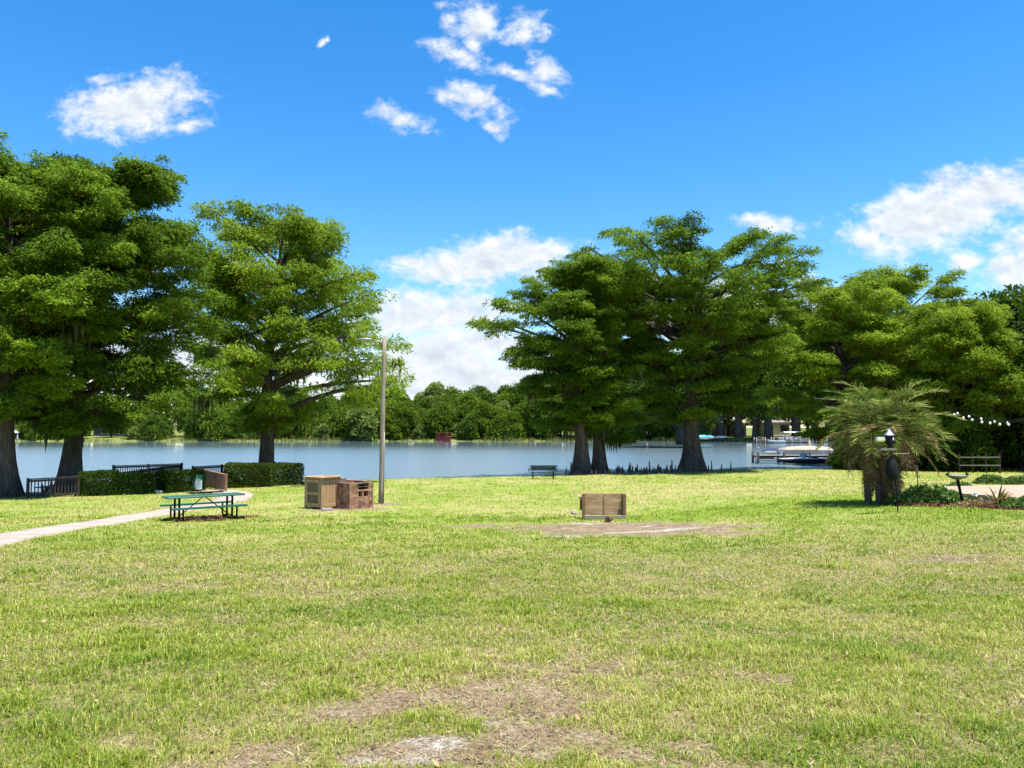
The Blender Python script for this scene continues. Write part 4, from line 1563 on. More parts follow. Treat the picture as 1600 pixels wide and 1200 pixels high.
# ------------------------------------------------------------------ brick pit, cabinet, horseshoe box
def build_pit():
    p = at_ground(546, 796)
    root = thing('brick_barbecue_pit', 'weathered open-topped red brick barbecue pit beside the brown cabinet', 'barbecue', p, R(51))
    L1, L2, H, t = 1.17, 1.15, .98, .21
    m = MB()
    # face with openings (local y = 0), built round a firebox mouth and two vents
    m.box((L1 * .18, t / 2, H / 2 - .1), (L1 * .36, t, H + .2))
    m.box((L1 * .89, t / 2, H / 2 - .1), (L1 * .22, t, H + .2))
    xm, wm = L1 * .57, L1 * .42
    m.box((xm, t / 2, .12), (wm, t - .01, .64 - .0))
    m.box((xm, t / 2, .68), (wm, t - .01, .06))
    m.box((xm - wm * .02, t / 2, .545), (.05, t - .01, .21))
    m.box((xm, t / 2, .945), (wm, t - .01, .06))
    # other walls
    m.box((t / 2 + .002, t + (L2 - t) / 2, H / 2 - .1), (t, L2 - t - .003, H + .2))
    m.box((L1 - t / 2 - .002, t + (L2 - t) / 2, H / 2 - .07), (t, L2 - t - .003, H + .2))
    m.box((L1 / 2, L2 - t / 2 + .004, H / 2 - .06), (L1 - 2 * t - .01, t, H + .24))
    # loose, uneven top course
    r = random.Random(2)
    x = .1
    while x < L1 - .1:
        if r.random() < .7:
            m.box((x, L2 - t / 2 + .004, H + .095), (.2, .10, .065), rz=r.uniform(-.05, .05))
        x += .215
    m.build('brick_wall', M['brick'], root)
    m = MB()
    m.box((xm, -.006, .978), (wm * 1.1, .05, .018))
    m.box((xm, -.004, .822), (wm * .98, .012, .012))
    m.build('lintel', M['grey_metal'], root)
    m = MB()
    m.box((L1 / 2, t + .03, .55), (L1 - 2 * t, .02, .7))
    m.build('firebox_lining', M['black_metal'], root)
    m = MB()
    for i in range(9):
        y = t + .05 + i * (L2 - 2 * t - .1) / 8
        m.tube([(t + .01, y, .86), (L1 - t - .01, y, .86)], .009, 5)
    m.build('grate', M['black_metal'], root)

    q = at_ground(502, 796.5)
    root = thing('wooden_cabinet', 'square brown wooden cabinet with two recessed door panels left of the brick pit', 'cabinet', q, R(55))
    a, b, H = .94, .96, 1.19
    m = MB()
    m.box((a / 2, b / 2, H / 2 + .02), (a - .05, b - .05, H - .1))
    for (x, y) in ((.04, .04), (a - .04, .04), (.04, b - .04), (a - .04, b - .04)):
        m.box((x, y, H / 2 - .06), (.09, .09, H - .02 + .12))
    m.build('body', M['cab_wood'], root, bevel=.006)
    m = MB()                                # left face: door of rails and stiles
    for z, hh in ((H - .13, .11), (.60, .075), (.17, .12)):
        m.box((.012, b / 2, z), (.05, b - .20, hh))
    for y in (.13, b - .13):
        m.box((.010, y, .62), (.045, .07, H - .22))
    d = m.build('door', M['cab_wood'], root, bevel=.005)
    for z, hh in ((.84, .37), (.375, .29)):
        m = MB()
        m.box((.022, b / 2, z), (.012, b - .30, hh))
        m.build('door_panel', M['cab_panel'], d)
    m = MB()                                # right face: vertical boards and rails
    for i in range(5):
        m.box((.16 + i * (a - .32) / 4, .017, .60), (.145, .028, H - .32))
    m.box((a / 2, .008, H - .15), (a - .2, .045, .10))
    m.box((a / 2, .010, .13), (a - .2, .045, .11))
    m.build('side_boards', M['cab_wood'], root, bevel=.004)
    m = MB()                                # hollow top: frame of four boards
    m.box((a / 2, -.01, H + .015), (a + .10, .14, .035), rz=0)
    m.box((a / 2, b + .01, H + .015), (a + .10, .14, .035))
    m.box((-.01, b / 2, H + .016), (.14, b - .13, .035))
    m.box((a + .01, b / 2, H + .016), (.14, b - .13, .035))
    m.box((a / 2, b / 2, H - .02), (a - .1, b - .1, .02))
    m.build('top_frame', M['old_wood'], root, bevel=.004)

    s = at_ground(513, 797)
    m = MB()
    m.box((0, 0, .05), (.42, .20, .09), rz=R(25), taper=.9)
    o = m.build('loose_stone_slab', M['stone'], None, bevel=.015)
    o.location = s + Vector((0, -.15, 0))
    tag(o, 'pale loose stone slab on the ground at the foot of the brown cabinet', 'stone slab')


def build_horseshoe_box():
    p = at_ground(944, 811.5)
    root = thing('horseshoe_backboard', 'weathered wooden horseshoe pit backboard standing in a patch of bare dirt', 'backboard', p, R(-3))
    W, H, D = 1.32, .80, .40
    # three back boards
    for i in range(3):
        h = (H - .08) / 3
        m = MB()
        m.box((0, D, .09 + h * (i + .5)), (W - .12, .04, h - .012), rz=0)
        m.build('back_board', M['old_wood'], root, bevel=.004)
    m = MB()
    m.box((.07, D - .035, H / 2 + .045), (.09, .03, H - .09))
    m.build('batten', M['old_wood'], root, bevel=.004)
    for e in (-1, 1):
        m = MB()
        m.box((e * (W / 2 - .01), .0, H / 2 - .05), (.10, .10, H + .14))
        m.box((e * (W / 2 - .015), D + .02, H / 2 - .06), (.10, .10, H + .12))
        m.box((e * (W / 2 - .018), D / 2, H / 2 + .035), (.045, D - .02, H - .09))
        m.build('side_wall', M['post_wood'], root, bevel=.006)
    m = MB()
    m.box((.03, -.075, .055), (W + .02, .05, .14))
    m.build('sill', M['grey_wood'], root, bevel=.006)
    m = MB()
    m.box((-W / 2 - .085, .10, .50), (.07, .045, .42), rz=.1)
    m.build('stub_board', M['post_wood'], root, bevel=.004)
    m = MB()
    for i in range(7):
        m.box((W / 2 + .055, .10 + .04 * (i % 2), .16 + i * .095), (.02, .05, .045))
    m.build('bracket', M['dock_wood'], root)
    s = at_ground(897, 803.5)
    m = MB()
    m.lathe((0, 0, 0), [(.02, -.03), (.12, -.02), (.14, .05), (.10, .12), (.03, .15)], 7)
    o = m.build('white_rock', M['stone'], None)
    o.location = s
    o.rotation_euler = (.1, .15, .6)
    tag(o, 'small whitish rock lying left of the wooden backboard', 'rock')
    w = at_ground(950, 816)
    g = np.random.default_rng(4)
    n = 60
    c = np.zeros((n, 3)) + np.array([0, 0, .01])
    d = unit(g.normal(size=(n, 3)) * np.array([.8, .8, .2]) + np.array([0, 0, .8]))
    V, F = leaf_quads(c, d, .10 + .16 * g.random(n), .03 + .02 * g.random(n), g, .3)
    o = mesh_np('dead_weed', V, F, M['dead_palm'], attrs={'tint': ('FLOAT', np.repeat(g.random(n) * .5, 4))})
    o.location = w
    tag(o, 'dry brown weed tuft in front of the wooden backboard', 'weed')


build_pit()
build_horseshoe_box()


# ------------------------------------------------------------------ hedges, railings, boardwalk
def hedge(label, pa, pb, H, depth, seed, n=15000, name='clipped_hedge', leaf='hedge_leaf', size=.095):
    a, b = at_ground(*pa), at_ground(*pb)
    ax = (b - a)
    ax.z = 0
    L = ax.length
    rz = math.atan2(ax.y, ax.x)
    root = thing(name, label, 'hedge', a, rz)
    g = np.random.default_rng(seed)
    x, y, z = g.random(n) * L, g.random(n) * depth, g.random(n) * H
    # push most leaves towards the faces of the clipped block
    f = g.integers(0, 7, n)
    e = np.abs(g.normal(size=n)) * .10
    y = np.where(f == 0, e, np.where(f == 1, depth - e, y))
    z = np.where((f == 2) | (f == 3), H - e, z)
    x = np.where(f == 4, e, np.where(f == 5, L - e, x))
    # rounded edges and lumps
    lump = .16 * (fbm(x * 1.6 + seed, z * 1.6 + y * 1.3, seed, 3) - .5)
    cy, cx = depth / 2, L / 2
    rnd = np.clip((z - H * .72) / (H * .28), 0, 1) ** 2
    y = cy + (y - cy) * (1 - .16 * rnd + lump)
    x = cx + (x - cx) * (1 - .10 * rnd / max(L / 2, 1) + lump * .5)
    z = z * (1 + lump * .8)
    zb = ground(a.x + x * math.cos(rz) - y * math.sin(rz), a.y + x * math.sin(rz) + y * math.cos(rz)) - a.z
    zb = np.maximum(zb, -.6)
    z = z + np.where(z < H * .6, zb * (1 - z / H / .6), 0)
    d = unit(g.normal(size=(n, 3)) + np.array([0, -.25, .5]))
    V, F = leaf_quads(np.stack([x, y, z], 1), d, size * (.7 + .7 * g.random(n)), size * .55 * (.7 + .6 * g.random(n)), g, .3)
    t = np.clip(.42 + g.normal(size=n) * .2 + .5 * (fbm(x * 2, z * 2 + y, seed + 1, 3) - .5), 0, 1)
    mesh_np('foliage', V, F, M[leaf], root, attrs={'tint': ('FLOAT', np.repeat(t, 4))})
    m = MB()
    r = random.Random(seed)
    k = max(4, int(L * 3))
    for i in range(k):
        px_, py_ = L * (i + .5) / k, depth * r.uniform(.3, .7)
        m.tube([(px_, py_, -.3), (px_ + r.uniform(-.1, .1), py_, H * .4), (px_ + r.uniform(-.2, .2), py_ + r.uniform(-.2, .2), H * .85)], [.03, .022, .008], 5)
    tag(m.build('stems', M['dark_bark'], root), kind='stuff')
    return root


hedge('near-black clipped hedge in deep shade right of the big cypress trunk', (119, 776), (184, 774), 1.12, 1.3, 31, 14000, leaf='oak_leaf', size=.085)  # left hedges take the darker oak leaf: tree shade put into their colour
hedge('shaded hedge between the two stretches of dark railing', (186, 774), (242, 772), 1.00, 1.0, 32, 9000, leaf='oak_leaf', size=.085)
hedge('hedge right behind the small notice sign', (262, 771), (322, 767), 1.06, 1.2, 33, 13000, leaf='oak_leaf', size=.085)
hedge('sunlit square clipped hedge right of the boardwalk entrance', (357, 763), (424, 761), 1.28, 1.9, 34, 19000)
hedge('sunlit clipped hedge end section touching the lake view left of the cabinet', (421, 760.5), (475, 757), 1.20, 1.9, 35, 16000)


def railing(parent, a, b, z_top, z_bot, mat, name='railing', gap=.13, base=None, posts=True, solid=False):
    """top rail, bottom rail, balusters and end posts between two plan points (world coordinates)"""
    a, b = Vector((a[0], a[1], 0)), Vector((b[0], b[1], 0))
    zt = z_top if isinstance(z_top, tuple) else (z_top, z_top)
    zb = z_bot if isinstance(z_bot, tuple) else (z_bot, z_bot)
    A, B = Vector((a.x, a.y, zt[0])), Vector((b.x, b.y, zt[1]))
    A0, B0 = Vector((a.x, a.y, zb[0])), Vector((b.x, b.y, zb[1]))
    m = MB()
    m.bar(A, B, .15, .045)
    m.bar(A - Vector((0, 0, .09)), B - Vector((0, 0, .09)), .045, .09)
    m.bar(A0 + Vector((0, 0, .12)), B0 + Vector((0, 0, .12)), .045, .09)
    r = m.build(name, mat, parent)
    L = (b - a).length
    n = max(2, int(L / gap))
    m = MB()
    w = gap * .9 if solid else .05
    nrm = Vector((-(b - a).y, (b - a).x, 0)).normalized() * .035
    for i in range(1, n):
        f = i / n
        lo, hi = A0.lerp(B0, f), A.lerp(B, f)
        m.bar(lo + Vector((0, 0, .05)) + nrm, hi - Vector((0, 0, .03)) + nrm, w, .028, up=(b - a).normalized().cross(Vector((0, 0, 1))))
    m.build('balusters', mat, r)
    if posts:
        k = max(1, round(L / 2.2))
        for i in range(k + 1):
            f = i / k
            q, h = A0.lerp(B0, f), A.lerp(B, f)
            m = MB()
            m.bar(q - Vector((0, 0, .6)), h + Vector((0, 0, .06)), .10, .10)
            m.build('post', mat, r)
    return r


def build_rails():
    a, b = at_ground(43, 779), at_ground(122, 776)
    za = at_depth(43, 749, a.y).z
    zb = at_depth(120, 744.5, b.y).z
    root = thing('wooden_railing', 'dark wooden railing with thin balusters at the left shore beside the big cypress', 'railing')
    railing(root, (a.x, a.y), (b.x, b.y), (za, zb), (a.z + .02, b.z + .02), M['dock_wood'])
    # the boardwalk: ramp from the path's end, platform over the water
    root = thing('boardwalk', 'dark wooden boardwalk platform with railings over the water at the end of the path', 'boardwalk')
    zd = .42
    m = MB()
    for (x0, y0, x1, y1) in ((-27.5, 44.5, -16.0, 49.6),):
        n = 34
        for i in range(n):
            xx = x0 + (x1 - x0) * (i + .5) / n
            m.box((xx, (y0 + y1) / 2, zd - .02), ((x1 - x0) / n - .012, y1 - y0, .045))
    e0, e1 = Vector((-15.15, 38.6, 0)), Vector((-18.9, 44.4, 0))
    n = 40
    dr = (e1 - e0).normalized()
    for i in range(n):
        c = e0.lerp(e1, (i + .5) / n)
        zz = max(gz(c.x, c.y), zd - .05) if i < 12 else zd
        m.box((c.x, c.y, zd + .0 + .22 * max(0, 1 - i / 14)), (1.55, (e1 - e0).length / n - .012, .045), rz=math.atan2(dr.y, dr.x) - R(90))
    m.build('deck', M['dock_wood'], root)
    m = MB()
    for x in (-27, -24, -21.2, -18.4, -16.4):
        for y in (45, 47.2, 49.3):
            m.tube([(x, y, -1.2), (x, y, zd - .05)], .11, 8)
    m.build('pilings', M['dock_wood'], root)
    zt = at_depth(230, 724.5, 49.4).z
    railing(root, (at_depth(178, 700, 47.2).x, 47.2), (at_depth(285, 700, 49.4).x, 49.4), (at_depth(178, 728, 47.2).z, zt), zd, M['dock_wood'])
    railing(root, (at_depth(185, 700, 41.2).x, 41.2), (at_depth(284, 700, 48.4).x, 48.4), (at_depth(185, 739.5, 41.2).z, at_depth(284, 726, 48.4).z), (zd, zd), M['dock_wood'])
    railing(root, (at_depth(178, 700, 47.2).x, 47.2), (at_depth(183, 700, 42.0).x, 42.0), (at_depth(178, 728, 47.2).z, at_depth(183, 739, 42).z), zd, M['dock_wood'])
    railing(root, (at_depth(302, 700, 46.2).x, 46.2), (at_depth(430, 700, 50.5).x, 50.5), (at_depth(302, 729.5, 46.2).z, at_depth(430, 722.5, 50.5).z), zd, M['dock_wood'])
    en = at_ground(353, 768.5)
    railing(root, (en.x, en.y), (at_depth(312, 700, 45.0).x, 45.0), (at_depth(353, 742, en.y).z, at_depth(312, 732.5, 45.0).z), (en.z + .04, zd), M['rail_wood'], solid=True)
    m = MB()
    m.box((0, 0, .06), (.62, .22, .12))
    m.box((-.1, .0, .135), (.30, .16, .05))
    o = m.build('white_plank', M['white_paint'], None, bevel=.01)
    o.location = at_ground(245, 770.5)
    o.rotation_euler = (0, 0, R(8))
    tag(o, 'short white plank lying in the grass at the foot of the shaded hedge', 'plank')


build_rails()


# ------------------------------------------------------------------ cypress knees, lily pads
def build_knees():
    rr = random.Random(9)
    protos = []
    for i in range(5):
        m = MB()
        h = 1.0
        bx, by = rr.uniform(-.08, .08), rr.uniform(-.08, .08)
        pts = [(0, 0, -.25), (0, 0, 0), (bx * .4, by * .4, .35), (bx, by, .7), (bx * 1.2, by * 1.2, .93), (bx * 1.25, by * 1.25, 1.0)]
        rad = [.34, .26, .17, rr.uniform(.12, .15), rr.uniform(.08, .11), .04]
        m.tube(pts, [r * .62 for r in rad], 9)
        o = m.build('cypress_knee', M['knee'], None, smooth=True)
        protos.append(o)
    used = [False] * 5
    items = []
    for i in range(76):
        px = rr.uniform(962, 1075)
        items.append((px, rr.uniform(56.6, 60.4), rr.uniform(.28, .62), rr.uniform(.35, .6), 'dark cypress knee in the crowded row between the twin and the broad cypress', 'cypress knees in the row'))
    for i in range(26):
        px = rr.uniform(888, 962)
        items.append((px, rr.uniform(54.8, 56.6), rr.uniform(.18, .42), rr.uniform(.3, .5), 'small cypress knee crowded around the feet of the twin cypresses', 'cypress knees round the twin trunks'))
    items += [(892, 55.5, .95, .55, 'tallest cypress knee just left of the twin cypresses', None), (885, 55.4, .55, .5, 'short cypress knee left of the tallest one by the twin trunks', None),
              (1050, 59.0, .95, .5, 'pointed tall knee near the left side of the broad cypress', None), (1112, 60.6, .85, .45, 'cypress knee right beside the broad cypress foot', None), (1127, 61, .55, .5, 'low stump-like knee right of the broad cypress', None),
              (1142, 61.3, .78, .42, 'lone cypress knee farthest right on the grassy shore', None), (1107, 60.4, .5, .5, 'short cypress knee touching the right foot of the broad cypress', None), (1015, 59, .85, .5, 'tall thin knee in the middle of the dark row', None),
              (985, 57.6, .8, .5, 'tall knee near the right twin cypress foot', None)]
    b, c = at_ground(58, 780), at_ground(72, 779)
    for i, (px, d, h, w, lb, gp) in enumerate(items):
        p = at_depth(px, 735, d)
        k = i % 5
        z = gz(p.x, d)
        sc = (w * (.8 + .5 * h), w * (.8 + .5 * h), h)
        if not used[k]:
            used[k], o = True, protos[k]
        else:
            o = protos[k].copy()
            C.objects.link(o)
        o.location, o.scale, o.rotation_euler = (p.x, d, z), sc, (0, 0, rr.uniform(0, 6))
        tag(o, lb, 'cypress knee', gp)
        if gp is None and 'group' in o:
            del o['group']
    for px, py, h, w, lb in ((57, 777, .62, .7, 'stubby cypress knee behind the left railing, nearer the railing end post'), (72, 776, .72, .8, 'stubby cypress knee behind the left railing, nearer the trunk')):
        p = at_ground(px, py)
        o = protos[1].copy()
        C.objects.link(o)
        o.location, o.scale = (p.x, p.y + .5, gz(p.x, p.y + .5)), (w, w, h)
        tag(o, lb, 'cypress knee')
        if 'group' in o:
            del o['group']
    # floating pads in the shallows
    g = np.random.default_rng(12)
    V, F = [], []
    n = 0
    for i in range(1500):
        px = rr.uniform(850, 1075)
        d = rr.uniform(56, 69) + .012 * (px - 900)
        x = (px - 800) / FPX * d
        if d < shore_y(x) + .3 or float(fbm(x * .5, d * .5, 70, 2)) < .40:
            continue
        r = rr.uniform(.08, .2)
        a0 = rr.uniform(0, 6)
        for k in range(7):
            V.append((x + r * math.cos(a0 + k * .82), d + r * math.sin(a0 + k * .82), .012 + .006 * math.sin(k + a0)))
        F.append([n + k for k in range(7)])
        n += 7
    m = leaf_mat('lily_pad', [(.10, .14, .03), (.19, .22, .06), (.30, .30, .12)], trans=.1, spec=.4)
    o = mesh_np('lily_pads', np.array(V), np.array(F), m, attrs={'tint': ('FLOAT', np.repeat(g.random(len(F)), 7))})
    tag(o, 'pale floating lily pads in the shallows behind the cypress knees', kind='stuff')


build_knees()


# ------------------------------------------------------------------ palm, feeder, bird bath, planting bed, patio
def frond(g, base, az, el, L, droop, nl=30, leaf=.36, w=.028):
    """an arching feather of narrow leaflets; returns quads and the rib's points"""
    ns = 12
    p = np.array(base, float)
    pts = [p.copy()]
    e = el
    hd = np.array([math.cos(az), math.sin(az), 0])
    for i in range(ns):
        st = L / ns
        p = p + st * (hd * math.cos(e) + np.array([0, 0, math.sin(e)]))
        e = max(e - droop * (.35 + i / ns) / ns * 2, -1.45)
        pts.append(p.copy())
    pts = np.array(pts)
    t = np.linspace(.16, 1, nl)
    q = t * ns
    k = np.minimum(q.astype(int), ns - 1)
    c = pts[k] + (pts[k + 1] - pts[k]) * (q - k)[:, None]
    tan = unit(pts[k + 1] - pts[k])
    side = unit(np.cross(tan, np.array([0, 0, 1.0])) + 1e-4)
    up = np.cross(side, tan)
    C2, D2, L2 = [], [], []
    for s in (-1, 1):
        d = unit(side * s * .90 + tan * (.40 + .40 * t)[:, None] + up * .30 + g.normal(size=(nl, 3)) * .13 - np.array([0, 0, .18]))
        C2.append(c)
        D2.append(d)
        L2.append(leaf * (1 - .62 * np.abs(t - .42) ** 1.3) * (.85 + .3 * g.random(nl)))
    return np.concatenate(C2), np.concatenate(D2), np.concatenate(L2), pts


def build_palm():
    b = at_ground(1384, 788)
    root = thing('pygmy_date_palm', 'bushy multi-stemmed date palm with a skirt of dry brown fronds', 'palm tree', b)
    g = np.random.default_rng(44)
    rr = random.Random(44)
    mpp = b.y / FPX
    zc = at_depth(1392, 662, b.y).z - b.z
    stems = [(-.48, .10, -.35, .1), (-.22, -.05, -.12, .25), (.02, .12, .02, -.1), (.26, -.10, .22, .1), (.40, .15, .40, .3)]
    heads = []
    for i, (x0, y0, x1, y1) in enumerate(stems):
        h = zc * rr.uniform(.80, 1.02)
        m = MB()
        pts = [(x0, y0, -.2), (x0 * 1.05, y0, h * .35), ((x0 + x1) / 2, (y0 + y1) / 2, h * .7), (x1, y1, h)]
        m.tube(pts, [.11, .095, .085, .095], 8)
        r = random.Random(i)
        for k in range(46):                     # old leaf bases
            f = r.random()
            z = h * f
            a = r.random() * 6.28
            x, y = np.interp(z, [q[2] for q in pts], [q[0] for q in pts]), np.interp(z, [q[2] for q in pts], [q[1] for q in pts])
            m.tube([(x + .05 * math.cos(a), y + .05 * math.sin(a), z), (x + .10 * math.cos(a), y + .10 * math.sin(a), z + .07)], [.018, .006], 4)
        m.build('trunk', M['dark_bark'], root)
        heads.append(Vector((x1, y1, h)))

    def crown(name, mat, specs, nl, leaf, w):
        Cc, Dd, Ll, rib, T = [], [], [], MB(), []
        for (base, az, el, L, dr) in specs:
            c, d, l, pts = frond(g, base, az, el, L, dr, nl, leaf)
            Cc.append(c)
            Dd.append(d)
            Ll.append(l)
            T.append(np.full(len(c), rr.uniform(.25, .75)))
            rib.tube(pts[::2], [.014, .012, .010, .008, .006, .004, .003], 4, cap=False)
        Cc, Dd, Ll, T = np.concatenate(Cc), np.concatenate(Dd), np.concatenate(Ll), np.concatenate(T)
        V, F = leaf_quads(Cc, Dd, Ll, np.full(len(Ll), w) * (.8 + .5 * g.random(len(Ll))), g, .4)
        V0 = np.array(rib.v)
        F0 = np.array(rib.f)
        Va, Fa = np.concatenate([V, V0]), np.concatenate([F, F0 + len(V)])
        t = np.concatenate([np.repeat(np.clip(T + g.normal(size=len(T)) * .14, 0, 1), 4), np.full(len(V0), .6)])
        return mesh_np(name, Va, Fa, mat, root, attrs={'tint': ('FLOAT', t)})
    sp = []
    for i in range(74):
        h = heads[i % 5]
        az = i * 2.39996 + rr.uniform(-.3, .3)
        el = R(rr.choice((66, 54, 44, 32, 20, 8)) + rr.uniform(-7, 7))
        sp.append((h, az, el, rr.uniform(1.55, 2.1), rr.uniform(.55, 1.15)))
    crown('green_fronds', M['palm_leaf'], sp, 44, .44, .024)
    sp = []
    for i in range(46):
        h = heads[i % 5] - Vector((0, 0, rr.uniform(.0, .25)))
        az = i * 2.39996 + .8
        sp.append((h, az, R(rr.uniform(-28, 20)), rr.uniform(1.2, 1.8), rr.uniform(.5, 1.15)))
    for i in range(84):
        h = heads[i % 5]
        hh = Vector((h.x, h.y, h.z * rr.uniform(.45, .98)))
        sp.append((hh, i * 2.39996 + .3, R(rr.uniform(-70, -35)), rr.uniform(.7, 1.15), rr.uniform(1.2, 2.2)))
    crown('dry_fronds', M['dead_palm'], sp, 32, .28, .020)


def build_feeder():
    b = at_ground(1404, 801)
    d = b.y
    root = thing('bird_feeder_pole', 'black bird feeder pole with pointed-roof birdhouse and dark squirrel baffle before the palm', 'bird feeder', b)
    P = lambda px, py, dy=0.0: at_depth(px, py, d + dy) - b
    k = d / FPX
    m = MB()
    m.tube([(0, 0, -.2), P(1400, 765), P(1392, 700), P(1390, 690)], .017, 8)
    m.build('pole', M['black_metal'], root, smooth=True)
    # birdhouse with a pale pyramid roof
    c = P(1390, 694)
    m = MB()
    m.box((c.x, 0, c.z + .12), (.20, .20, .22), rz=.3)
    hs = m.build('birdhouse', M['black_metal'], root, bevel=.008)
    m = MB()
    for a in (-.8, .3, 1.4):
        m.box((c.x + .09 * math.sin(a + .3), -.105 * math.cos(a) - .0, c.z + .14), (.035, .02, .07), rz=a * .5)
    m.build('opening', M['white_paint'], hs)
    m = MB()
    m.lathe((c.x, 0, c.z + .235), [(.13, 0), (.125, .012), (.045, .11), (.016, .16), (.010, .20)], 8)
    m.build('roof', M['alu'], hs)
    m = MB()
    q = P(1390, 703)
    m.box((q.x, 0, q.z + .08), (.11, .11, .17))
    m.build('seed_tube', M['dark_green_metal'], root)
    m = MB()
    q = P(1385, 703)
    m.box((q.x, 0, q.z), (.40, .26, .03))
    m.box((q.x, -.13, q.z + .025), (.40, .012, .05))
    m.build('tray', M['pole_wood'], root)
    q = P(1377, 687)
    m = MB()
    m.box((q.x, .05, q.z), (.21, .14, .035))
    m.box((q.x, .05, q.z + .045), (.20, .13, .05))
    o = m.build('suet_feeder', M['white_paint'], root)
    m = MB()
    m.box((q.x, .05, q.z - .035), (.22, .15, .03))
    m.tube([(q.x, .05, q.z - .04), (P(1390, 698).x, 0, P(1390, 698).z)], .008, 5)
    m.build('feeder_base', M['yellow_plastic'], root)
    m = MB()
    a, e = P(1391, 709), P(1419, 709)
    m.tube([a, e, e + Vector((.03, 0, .03))], .012, 6)
    a, e = P(1391, 712), P(1370, 706)
    m.tube([a, e], .010, 6)
    m.build('perch_arm', M['pole_wood'], root)
    m = MB()
    q = P(1392.5, 718)
    z1 = P(1395, 751).z
    m.lathe((q.x, 0, 0), [(.03, q.z + .01), (.10, q.z), (.115, q.z - .02), (.15, q.z - .3), (.155, z1 + .12), (.11, z1)], 16)
    m.build('baffle', M['black_metal'], root, smooth=True)
    s = at_ground(1434, 771)
    tp = at_depth(1433, 727, s.y)
    m = MB()
    m.tube([(0, 0, -.2), (tp.x - s.x, 0, tp.z - s.z)], .018, 8)
    m.tube([(tp.x - s.x, 0, tp.z - s.z), (tp.x - s.x + .05, 0, tp.z - s.z + .12), (tp.x - s.x + .16, 0, tp.z - s.z + .10), (tp.x - s.x + .19, 0, tp.z - s.z + .02)], .012, 6)
    o = m.build('garden_stake', M['dock_wood'], None, smooth=True)
    o.location = s
    tag(o, 'thin dark garden stake behind the leafy ground cover, right of the palm', 'stake')


def build_birdbath():
    b = at_ground(1505, 790)
    root = thing('bird_bath', 'dark metal bird bath on a slender leaning stem beside the patio', 'bird bath', b)
    t = at_depth(1496, 748, b.y) - b
    m = MB()
    m.lathe((0, 0, -.03), [(.20, 0), (.21, .04), (.15, .06), (.06, .09)], 18)
    m.build('base', M['dark_green_metal'], root, smooth=True)
    m = MB()
    m.tube([(0, 0, .03), (t.x * .5, 0, t.z * .5), (t.x, 0, t.z)], [.048, .038, .045], 10)
    m.build('pedestal', M['dark_green_metal'], root, smooth=True)
    m = MB()
    m.lathe((t.x, 0, t.z - .01), [(.05, -.02), (.17, .02), (.27, .07), (.305, .105), (.295, .115), (.25, .085), (.12, .05), (.01, .045)], 24)
    bs = m.build('basin', M['grey_metal'], root, smooth=True)
    for e in (-1, 1):
        m = MB()
        c = Vector((t.x + e * .285, 0, t.z + .125))
        m.lathe(c, [(.005, -.025), (.035, -.01), (.042, .015), (.028, .04), (.004, .05)], 8)
        m.tube([c + Vector((e * -.01, 0, .03)), c + Vector((e * -.04, 0, .065))], [.022, .016], 6)
        m.tube([c, c + Vector((e * .085, 0, .0))], [.022, .006], 6)
        m.build('rim_bird', M['black_metal'], root, smooth=True)


def leafy_mound(label, name, loc, rx, ry, h, n, mat, size, seed, cat='plant', ratio=.55):
    g = np.random.default_rng(seed)
    root = thing(name, label, cat, loc)
    a, r = g.random(n) * 2 * np.pi, np.sqrt(g.random(n))
    x, y = rx * r * np.cos(a), ry * r * np.sin(a)
    top = h * (1 - r ** 2.2) * (.55 + .9 * fbm(x * 3 + seed, y * 3, seed, 3))
    z = top * (.25 + .75 * g.random(n) ** .5) + .02
    gzv = ground(loc.x + x, loc.y + y) - loc.z
    d = unit(np.stack([x / rx, y / ry, .2 + 0 * x], 1) * .6 + g.normal(size=(n, 3)) * .6 + np.array([0, 0, .15]))
    V, F = leaf_quads(np.stack([x, y, z + gzv], 1), d, size * (.6 + .8 * g.random(n)), size * ratio * (.7 + .6 * g.random(n)), g, .5)
    t = np.clip(.48 + g.normal(size=n) * .22, 0, 1)
    mesh_np('foliage', V, F, M[mat], root, attrs={'tint': ('FLOAT', np.repeat(t, 4))})
    m = MB()
    rr = random.Random(seed)
    for i in range(9):
        q, w = rr.uniform(-.6, .6) * rx, rr.uniform(-.6, .6) * ry
        m.tube([(q * .5, w * .5, -.05), (q, w, h * .45)], [.014, .006], 4)
    tag(m.build('stems', M['dark_bark'], root), kind='stuff')
    return root


def strap_plant(label, name, loc, n, L, W, mat, seed, cat='plant', arch=.9):
    g = np.random.default_rng(seed)
    root = thing(name, label, cat, loc)
    V, F, T = [], [], []
    k = 0
    for i in range(n):
        az, el = g.random() * 6.283, R(80 - 62 * (i / n) + g.normal() * 8)
        p = np.array([.05 * math.cos(az), .05 * math.sin(az), 0])
        hd = np.array([math.cos(az), math.sin(az), 0])
        sd = np.array([-math.sin(az), math.cos(az), 0])
        ll = L * (.6 + .6 * g.random())
        for j in range(6):
            w = W * math.sin(math.pi * min(.97, .12 + .85 * j / 5)) * .5
            V += [p - sd * w, p + sd * w]
            T += [np.clip(.5 + g.normal() * .2, 0, 1)] * 2
            p = p + ll / 5 * (hd * math.cos(el) + np.array([0, 0, math.sin(el)]))
            el -= arch / 5 * (.5 + j / 4)
            if j:
                F.append((k + 2 * j - 2, k + 2 * j - 1, k + 2 * j + 1, k + 2 * j))
        k += 12
    mesh_np('leaves', np.array(V), np.array(F), M[mat], root, attrs={'tint': ('FLOAT', np.array(T))})
    return root


